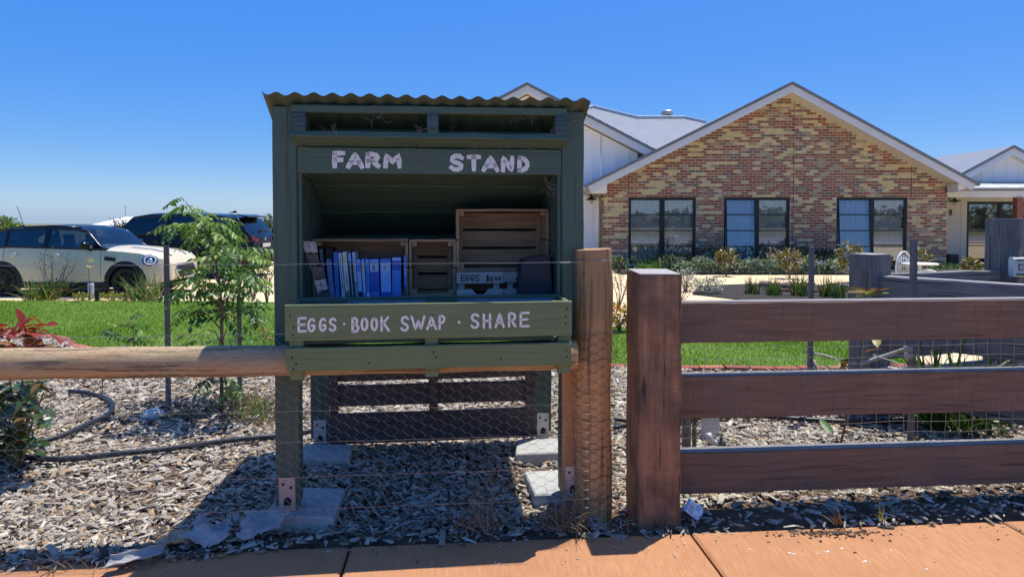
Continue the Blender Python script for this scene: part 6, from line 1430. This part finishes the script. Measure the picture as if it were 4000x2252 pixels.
# weeds near the stand and under the tree
tuft('grass_tuft', 'yellow green weed tuft at the foot of the left stake', 'weed', 462, 1058, 48, 70, [L_lime, L_green, L_tan], 1.0, .008, seed=2, base=.05)
tuft('grass_tuft', 'bushy yellow green weed tuft under the young tree beside the stand', 'weed', 640, 1052, 70, 150, [L_lime, L_yel, L_tan, L_green], .9, .008, seed=3, base=.10)
tuft('grass_tuft', 'dry straw tuft right of the young tree trunk', 'weed', 612, 1020, 60, 70, [L_tan, L_dry], .8, .007, seed=4, base=.07)
tuft('dead_weed', 'dead straw coloured weed behind the netting in the middle of the path edge', 'weed', 1205, 1332, 120, 60, [L_dry, twig_m, L_tan], .9, .004, seed=5, base=.06)
tuft('dead_weed', 'tall thin dead grass stems in front of the rear paver', 'weed', 1225, 1300, 230, 9, [L_dry, L_tan], .35, .003, seed=6, base=.03)
tuft('dead_weed', 'tangled brown dead weed against the left side of the round post', 'weed', 1425, 1322, 105, 120, [L_dry, twig_m, twig_m], 1.1, .0045, seed=7, base=.05)
tuft('dead_weed', 'low dry grass wisps at the foot of the sleeper post', 'weed', 1555, 1330, 60, 14, [L_dry, L_tan], 1.4, .004, seed=8, base=.05)
tuft('dead_weed', 'withered orange seedling at the path edge by the sleeper fence', 'weed', 2105, 1316, 42, 9, [L_or, L_dry], .9, .010, seed=9, base=.01)
tuft('dead_weed', 'thin yellow seedling right of the withered orange seedling', 'weed', 2222, 1312, 55, 7, [L_tan, L_yel], .8, .006, seed=10, base=.01)
tuft('dead_weed', 'dry straw mat around the right stake behind the fence', 'weed', 2290, 1122, 32, 80, [L_tan, L_dry], 1.6, .006, seed=11, base=.12)
tuft('dead_weed', 'brown dry wisps at the path edge on the far left', 'weed', 165, 1400, 40, 50, [L_dry, twig_m], 1.4, .004, seed=12, base=.12)
tuft('seedling', 'tiny yellow green seedling in the mulch between hose and rail', 'seedling', 345, 1102, 34, 9, [L_lime, L_yel], 1.2, .026, seed=13, base=.015)
tuft('seedling', 'tiny green seedling beside the black hose near the left leg', 'seedling', 766, 1098, 34, 14, [L_lime, L_green], .8, .014, seed=14, base=.02)
# right hand plants behind the sleeper fence
mg_leaf = [simple_leaf('leaf', .17, .062, m, .15, .25) for m in (L_green, L_lime, L_or, L_br, L_yel)]
sapling('young magnolia sapling with a rosette of orange backed leaves above the top rail', 2110, 1125, [(2190, 742, 7), (2194, 736, 4), (2165, 880, 1), (2130, 905, 2), (2120, 925, 2), (2210, 870, 1), (2095, 1085, 2)], name='magnolia_sapling', leaves=mg_leaf, sc=(.75, 1.0), spread=.05, dz=(.1, .7))
tuft('strap_leaf_plant', 'broad green strap leaved clump behind the right stake', 'plant', 2375, 1085, 330, 60, [L_lime, L_green, L_green, L_dark], 1.1, .036, z=.02, seed=3, base=.10)
tuft('strap_leaf_plant', 'second green strap leaved clump towards the return fence', 'plant', 2455, 1080, 240, 50, [L_lime, L_green, L_dark], 1.2, .03, z=.02, seed=4, base=.12)
bush('bronze_shrub', 'low orange tinged shrub in front of the return fence at the right', 'shrub', 2525, 1075, 130, 140, [L_br, L_green, L_lime, L_or], (3, 2, 2, 1), 300, .05, .028)
bush('orange_flower_bush', 'small bush of orange flowers in the gap between the two posts', 'flowers', 1556, 838, 62, 74, [F_org, F_yel, L_green, L_br], (4, 3, 2, 1), 420, .05, .03)
def twiggy(label, px, pb, h, w, n, leaves, seed, name='twiggy_shrub', m=None, d=None):
    b = gr(px, pb, -.03) if d is None else at(px, pb, d); s = b.y/F; rr = random.Random(seed); t = thing(name, label, 'shrub', b); mb = MB(); ends = []
    for k in range(n):
        e = Vector((rr.uniform(-.5, .5)*w*s, rr.uniform(-.3, .3)*w*s, h*s*rr.uniform(.55, 1.0))); m1 = e*.5+Vector((rr.uniform(-.1, .1)*w*s, 0, h*s*.06)); mb.tube([(0, 0, -.02), m1, e], [.012, .008, .003], 4)
        ends += [e, m1, m1.lerp(e, .5)]
        for q in range(3):
            f = m1.lerp(e, rr.random()); g = f+Vector((rr.uniform(-.16, .16)*w*s, rr.uniform(-.1, .1)*w*s, h*s*rr.uniform(.05, .2))); mb.tube([f, g], [.005, .002], 3); ends.append(g)
    mb.build('branch', m or twig_m, t)
    if leaves: 
        N = len(ends)*leaves[1]; g_ = np.random.default_rng(seed); loc = np.array([ends[i % len(ends)] for i in range(N)])+g_.normal(0, .03, (N, 3)); bv = np.array(leaf_pts(1, 1)[0])[[0, 4, 5, 6, 10]]; bf = np.array([(0, 1, 2), (0, 2, 3), (1, 4, 2), (2, 4, 3)])
        link('foliage', scatter('foliage', bv, bf, loc, rotmats(g_.uniform(0, 6.28, N), g_.normal(-.2, .6, N), g_.normal(0, .5, N)), np.tile([leaves[2], leaves[3], leaves[2]], (N, 1)), leaves[0], g_.choice(len(leaves[0]), N)), t)
    return t
twiggy('sparse twiggy shrub behind the gap between round post and sleeper post', 1556, 775, 95, 60, 7, ([L_hedge, L_br], 3, .035, .016), 3)
twiggy('dry pinkish twiggy shrub above the top sleeper rail', 1712, 775, 55, 40, 9, ([F_pink, L_br], 2, .03, .014), 4)
# between lawn and left drive
tuft('strap_leaf_plant', 'strappy yellow green clump in front of the cream car rear wheel', 'plant', 105, 753, 62, 90, [L_lime, L_green, L_yel], .9, .03, seed=5, base=.14, z=-.02)
tuft('strap_leaf_plant', 'upright strappy green clump in front of the cream car front wheel', 'plant', 368, 755, 84, 90, [L_lime, L_green, L_tan], .75, .03, seed=6, base=.12, z=-.02)
twiggy('leafless grey twiggy shrub in front of the cream car doors', 136, 752, 130, 110, 7, ([L_br, L_dark], 2, .05, .02), 6, m=mat('twig_grey', (.22, .18, .15), bump=0, rough=.9))
bush('low_shrub', 'dark bushy base of plants beside the strappy clump under the car sill', 'shrub', 140, 753, 75, 48, [L_green, L_dark, L_br], (2, 2, 1), 260, .07, .022)
sp_l = [simple_leaf('leaf', .13, .05, m, .3) for m in (L_lime, L_yel, L_br, L_or)]
sapling('little sapling with a white trunk guard in front of the cream car', 225, 753, [(222, 655, 2), (228, 660, 2), (215, 662, 1), (208, 690, 2), (240, 665, 2), (205, 700, 2), (243, 700, 1)], leaves=sp_l, sc=(.7, 1.0))
b = gr(229, 752, -.02); mb = MB(); mb.lathe([(.05, 0), (.055, .28), (.045, .3), (.04, .02)], (0, 0, 0), 8); o = mb.build('trunk_guard', mat('guard_white', (.55, .60, .62), bump=0), loc=b); tag(o, 'pale plastic trunk guard at the foot of the little sapling', 'guard')
for i, (px, w_) in enumerate(((205, 40), (245, 44), (285, 40), (318, 30))):
    bush('ground_cover', ['yellowish ground cover left of the little sapling', 'yellowish ground cover right of the little sapling', 'yellowish ground cover midway to the front wheel clump', 'small ground cover patch just left of the front wheel clump'][i], 'ground cover', px, 756, w_, 20, [L_yel, L_lime, L_br], (3, 3, 1), 150, .05, .022, stem=.05)
twiggy('dark leaved spindly shrub beside the left stand post on the drive', 672, 765, 130, 40, 5, ([L_hedge, L_dark], 6, .06, .03), 8)
twiggy('reddish twiggy shrub behind the young tree by the drive', 638, 752, 70, 70, 8, ([L_br, F_pink], 1, .03, .012), 9)
# far left trees
def big_tree(label, px, top, d, wpx, mats, n, L, z=-.05, thin=.35, name='tree'):
    b = at(px, 548, d); b.z = z; h = at(px, top, d).z-z; w = wpx*d/F; t = thing(name, label, 'tree', b); mb = MB(); mb.tube([(0, 0, -.1), (.05, 0, h*.4), (0, .05, h*.75)], [.09, .07, .03], 6)
    rr = random.Random(int(px)+3)
    for k in range(5): e = Vector((rr.uniform(-.4, .4)*w, rr.uniform(-.3, .3)*w, h*rr.uniform(.6, .92))); mb.tube([(0.03, 0, h*.3), e*.6+Vector((0, 0, h*.12)), e], [.05, .03, .012], 4)
    mb.build('trunk', bark, t); link('crown', foliage(n, w/2, w/2, h*.36, L, L*.42, mats, [1]*len(mats), .2, int(px)+9, thin, h*.62), t)
big_tree('bright leafy tree behind the rear of the cream car at the left edge', 6, 546, 21, 78, [L_lime, L_sage, L_green], 1500, .16)
big_tree('dark spindly leaved shrub tree between the two cars', 300, 553, 30, 56, [L_hedge, L_br, L_dark], 520, .16, thin=.2)
big_tree('grey green tree tip beside the left post of the stand', 676, 543, 33, 44, [L_sage, L_silver, L_rose], 800, .18)
# beds by the brick house
o = sheet('house_bed', [(hx(1530, 20.5), 18.4), (12.2, 18.2), (14.5, 19.2), (14.5, HD), (2.9, HD)], -.012, black_soil)
o = sheet('island_bed', [(3.6, 13.6), (4.3, 12.6), (6.8, 12.0), (7.2, 13.2), (7.4, 15.2), (6.2, 15.9), (4.2, 15.3)], -.012, black_soil)
hg = 'dark low hedge under the house windows'
for i, (px, w_, h_) in enumerate(((1690, 110, 42), (1790, 110, 56), (1895, 120, 60), (2010, 110, 58), (2080, 90, 48), (2200, 90, 34))):
    bush('hedge_shrub', ['dark hedge shrub below the left window', 'dark hedge shrub below the brick pier right of the left window', 'dark hedge shrub below the middle window', 'dark hedge shrub right of the middle window', 'dark hedge shrub at the left end of the right window', 'dark hedge shrub below the middle of the right window'][i], 'shrub', px, 668, w_, h_, [L_hedge, L_dark, L_hedge], (3, 1, 2), 700, .10, .035, d=20.2, group=hg, stem=.02, nstem=3, hollow=.5)
tuft('strap_leaf_plant', 'bright spiky green clump below the left window', 'plant', 1640, 672, 46, 110, [L_lime, L_green], 1.2, .03, d=19.6, z=-.01, seed=8, base=.3)
bush('silvery_shrub', 'loose olive shrub below the right half of the left window', 'shrub', 1690, 672, 50, 40, [L_rose, L_silver, L_hedge], (3, 2, 2), 320, .09, .03, d=19.5)
sl_n = ['first', 'second', 'third', 'fourth', 'fifth', 'sixth', 'seventh', 'eighth', 'ninth', 'tenth']
for i, px in enumerate((1722, 1762, 1808, 1850, 1892, 1938, 1985, 2028, 2062, 2098)):
    bush('silver_salvia', 'white green leafy clump, %s from the left in the row along the house path' % sl_n[i], 'plant', px, 690, 50, 30+8*(i % 3 == 1)+4*(i % 2), [L_silver, L_sage, L_green, F_lil if i % 3 else F_white], (4, 4, 3, 1.2), 300, .11, .045, d=18.6, group='pale leafy clumps along the house path', stem=.05, nstem=3)
bush('pink_rose', 'small rose bush with a pink bloom beside the sleeper post top', 'flowers', 1556, 676, 44, 40, [L_green, L_dark, F_pink], (4, 3, .5), 260, .08, .04, d=19.0)
mgs = [leafmat('mag_y', (.26, .22, .04)), leafmat('mag_g', (.10, .15, .03)), leafmat('mag_b', (.19, .115, .03)), F_white]
for lab, px, pb, w_, h_, d_ in (('slim yellow green sapling before the middle window left edge', 1826, 690, 46, 68, 17.9), ('spreading bronze green sapling before the middle window right edge', 1985, 700, 62, 72, 17.2), ('tall bushy bronze green sapling before the right window', 2137, 715, 62, 104, 15.6), ('bronze green sapling behind the garden chair', 2312, 690, 44, 70, 17.4), ('small bronze sapling left of the mailbox post', 2440, 690, 40, 60, 16.0)):
    bush('bronze_sapling', lab, 'sapling', px, pb, w_, h_, mgs, (4, 3, 3, .8), 240, .13, .05, d=d_, stem=.35, nstem=3)
# island bed flowers
bush('white_flower_bush', 'white and pink flowering bush next to the sleeper post', 'flowers', 1724, 725, 60, 60, [F_white, L_sage, L_green, F_pink], (4, 3, 2, 1.0), 600, .045, .03, d=14.2, stem=.03)
bush('white_flower_bush', 'low white flowering mound right of the flowering bush', 'flowers', 1782, 727, 86, 42, [F_white, L_sage, L_green, L_yel], (4, 3, 2, .6), 650, .045, .028, d=13.7, stem=.03)
for lab, px, pb, h_ in (('thin upright rosemary at the left of the island bed', 1890, 737, 46), ('upright rosemary before the two brick edging rows', 1945, 741, 48), ('bushy upright rosemary at the left stake', 2010, 742, 62), ('upright rosemary right of the left stake', 2080, 745, 58), ('thin reddish rosemary by the return fence post', 2112, 748, 50)):
    tuft('rosemary', lab, 'plant', px, pb, h_, 90, [L_rose, L_green, L_yel], .45, .02, seed=3, base=.07, z=-.01, group='rosemary plants in the island bed')
ed2 = thing('bed_edging', 'two thin rows of red brick edging in the dark island bed', 'edging', (0, 0, 0))
for (a, b, c, d_) in ((1925, 730, 2130, 734), (1980, 716, 2050, 714), (2085, 716, 2140, 712)):
    A = gr(a, b, .0); B = gr(c, d_, .0); n = max(2, int((B-A).length/.24))
    for k in range(n):
        p = A.lerp(B, (k+.5)/n); link('brick', bm_[k % 3], ed2, (p.x, p.y+.02*math.sin(k), .012), (0, random.uniform(-.03, .03), math.atan2(B.y-A.y, B.x-A.x)+random.uniform(-.12, .12)), (.95, .7, .6))
for i, (px, py, r_) in enumerate(((1990, 722, .16), (1925, 718, .13), (2120, 722, .11))):
    b = gr(px, py, 0); mb = MB(); g = random.Random(i); mb.ell((0, 0, 0), r_*1.3, r_, r_*.62, 12, 8); mb.v = [tuple(q*(1+g.uniform(-.08, .08)) for q in v) for v in mb.v]
    o = mb.build('garden_rock', mat('rock%d' % i, ((.17, .10, .075), (.15, .11, .10), (.17, .19, .20))[i], ((.24, .15, .11), (.2, .15, .14), (.22, .24, .25))[i], scale=9, rough=.9, bump=.4), smooth=True, loc=(b.x, b.y, .03)); tag(o, ('reddish rock in the island bed behind the brick edging', 'brown rock at the left of the island bed', 'grey rock at the right of the island bed')[i], 'rock')
bush('low_shrub', 'green low shrubs behind the white table', 'shrub', 2370, 688, 120, 36, [L_green, L_rose, L_dark], (3, 2, 2), 420, .08, .04, d=17.5, stem=.03)
bush('low_shrub', 'leafy green clump at the foot of the mailbox post', 'shrub', 2455, 700, 60, 38, [L_green, L_lime, L_dark], (3, 2, 2), 300, .09, .045, d=15.0, stem=.03)
# garden chair and table
cw = mat('cast_white', (.66, .64, .58), (.76, .74, .69), scale=14, rough=.5, bump=.1)
b = gr(2272, 745, -.03); D = 12.4; b = at(2272, 700, D); b.z = -.03
ch = thing('garden_chair', 'white cast metal garden chair with a fretted round back', 'chair', b, .5)
mb = MB(); arc = [(.23*math.cos(math.pi*k/14), 0, .62+.30*math.sin(math.pi*k/14)) for k in range(15)]; mb.tube([(.21, 0, .42)]+arc+[(-.21, 0, .42)], .016, 6)
for s in (.72, .45): mb.tube([(.23*s*math.cos(math.pi*k/10), 0, .60+.30*s*math.sin(math.pi*k/10)) for k in range(11)], .012, 5)
for k in range(-3, 4): mb.tube([(.062*k, 0, .43), (.072*k, 0, .62+.26*math.sqrt(max(0, 1-(k/3.3)**2)))], .010, 5)
for z in (.48, .56, .64, .72): mb.tube([(-.21, 0, z), (-.1, 0, z+.02), (0, 0, z), (.1, 0, z+.02), (.21, 0, z)], .011, 5)
mb.build('backrest', cw, ch, smooth=True)
mb = MB(); mb.lathe([(0, .42), (.22, .42), (.235, .43), (.22, .445), (0, .445)], (0, -.20, 0), 18); mb.build('seat', cw, ch)
for x, y in ((-.17, -.34), (.17, -.34), (-.18, -.02), (.18, -.02)): mb = MB(); mb.tube([(x*.9, y, .42), (x, y, .2), (x*1.15, y*1.05, 0)], .014, 5); mb.build('leg', cw, ch)
b = at(2312, 700, 12.2); b.z = -.03; tbt = thing('garden_table', 'round white cast metal garden table beside the fretted chair', 'table', b)
mb = MB(); mb.lathe([(0, .725), (.29, .725), (.30, .715), (.29, .70), (0, .70)], (0, 0, 0), 24); mb.build('table_top', cw, tbt)
mb = MB(); mb.tube([(0, 0, .7), (0, 0, .1)], .028, 8); mb.build('pedestal', cw, tbt)
for k in range(3): a = 2.1*k; mb = MB(); mb.tube([(0, 0, .16), (.15*math.cos(a), .15*math.sin(a), .12), (.24*math.cos(a), .24*math.sin(a), 0)], .018, 5); mb.build('leg', cw, tbt)
b = at(2330, 700, 11.9); b.z = -.03; ch2 = thing('garden_chair', 'second white garden chair seen low behind the return rail, only its curved back showing', 'chair', b, 2.6)
mb = MB(); mb.tube([(.21, 0, .36)]+[(.23*math.cos(math.pi*k/12), 0, .44+.18*math.sin(math.pi*k/12)) for k in range(13)]+[(-.21, 0, .36)], .022, 6); mb.tube([(.15*math.cos(math.pi*k/10), 0, .40+.15*math.sin(math.pi*k/10)) for k in range(11)], .03, 5); mb.build('backrest', cw, ch2, smooth=True)
mb = MB(); mb.lathe([(0, .34), (.22, .34), (.235, .35), (.22, .365), (0, .365)], (0, -.2, 0), 18); mb.build('seat', cw, ch2)
for x, y in ((-.17, -.34), (.17, -.34), (-.18, -.02), (.18, -.02)): mb = MB(); mb.tube([(x*.9, y, .34), (x*1.15, y, 0)], .014, 5); mb.build('leg', cw, ch2)
# far wood all round the horizon (also what the windows reflect)
g = np.random.default_rng(4); N = 26000; th = g.uniform(0, 6.283, N); rad = g.uniform(70, 110, N); x = rad*np.sin(th); y = rad*np.cos(th); keep = ~((y > 0) & (np.abs(x/np.maximum(y, 1)) < .95)); x, y = x[keep], y[keep]; N = len(x)
z = g.random(N)**1.2*.62*(3.4+1.5*np.sin(th[keep]*17)*np.sin(th[keep]*5)+1.6*np.sin(th[keep]*41)**2); bv = np.array(leaf_pts(1, 1)[0])[[0, 4, 5, 6, 10]]; bf = np.array([(0, 1, 2), (0, 2, 3), (1, 4, 2), (2, 4, 3)])
tag(link('far_wood', scatter('far_wood', bv, bf, np.stack([x, y, np.maximum(z, .1)], 1), rotmats(g.uniform(0, 6.28, N), g.normal(0, .5, N), g.normal(0, .5, N)), np.tile([1.3, .9, 1.3], (N, 1)), [L_hedge, L_dark, L_rose], g.choice(3, N))), 'low dark wood across the road', kind='stuff')
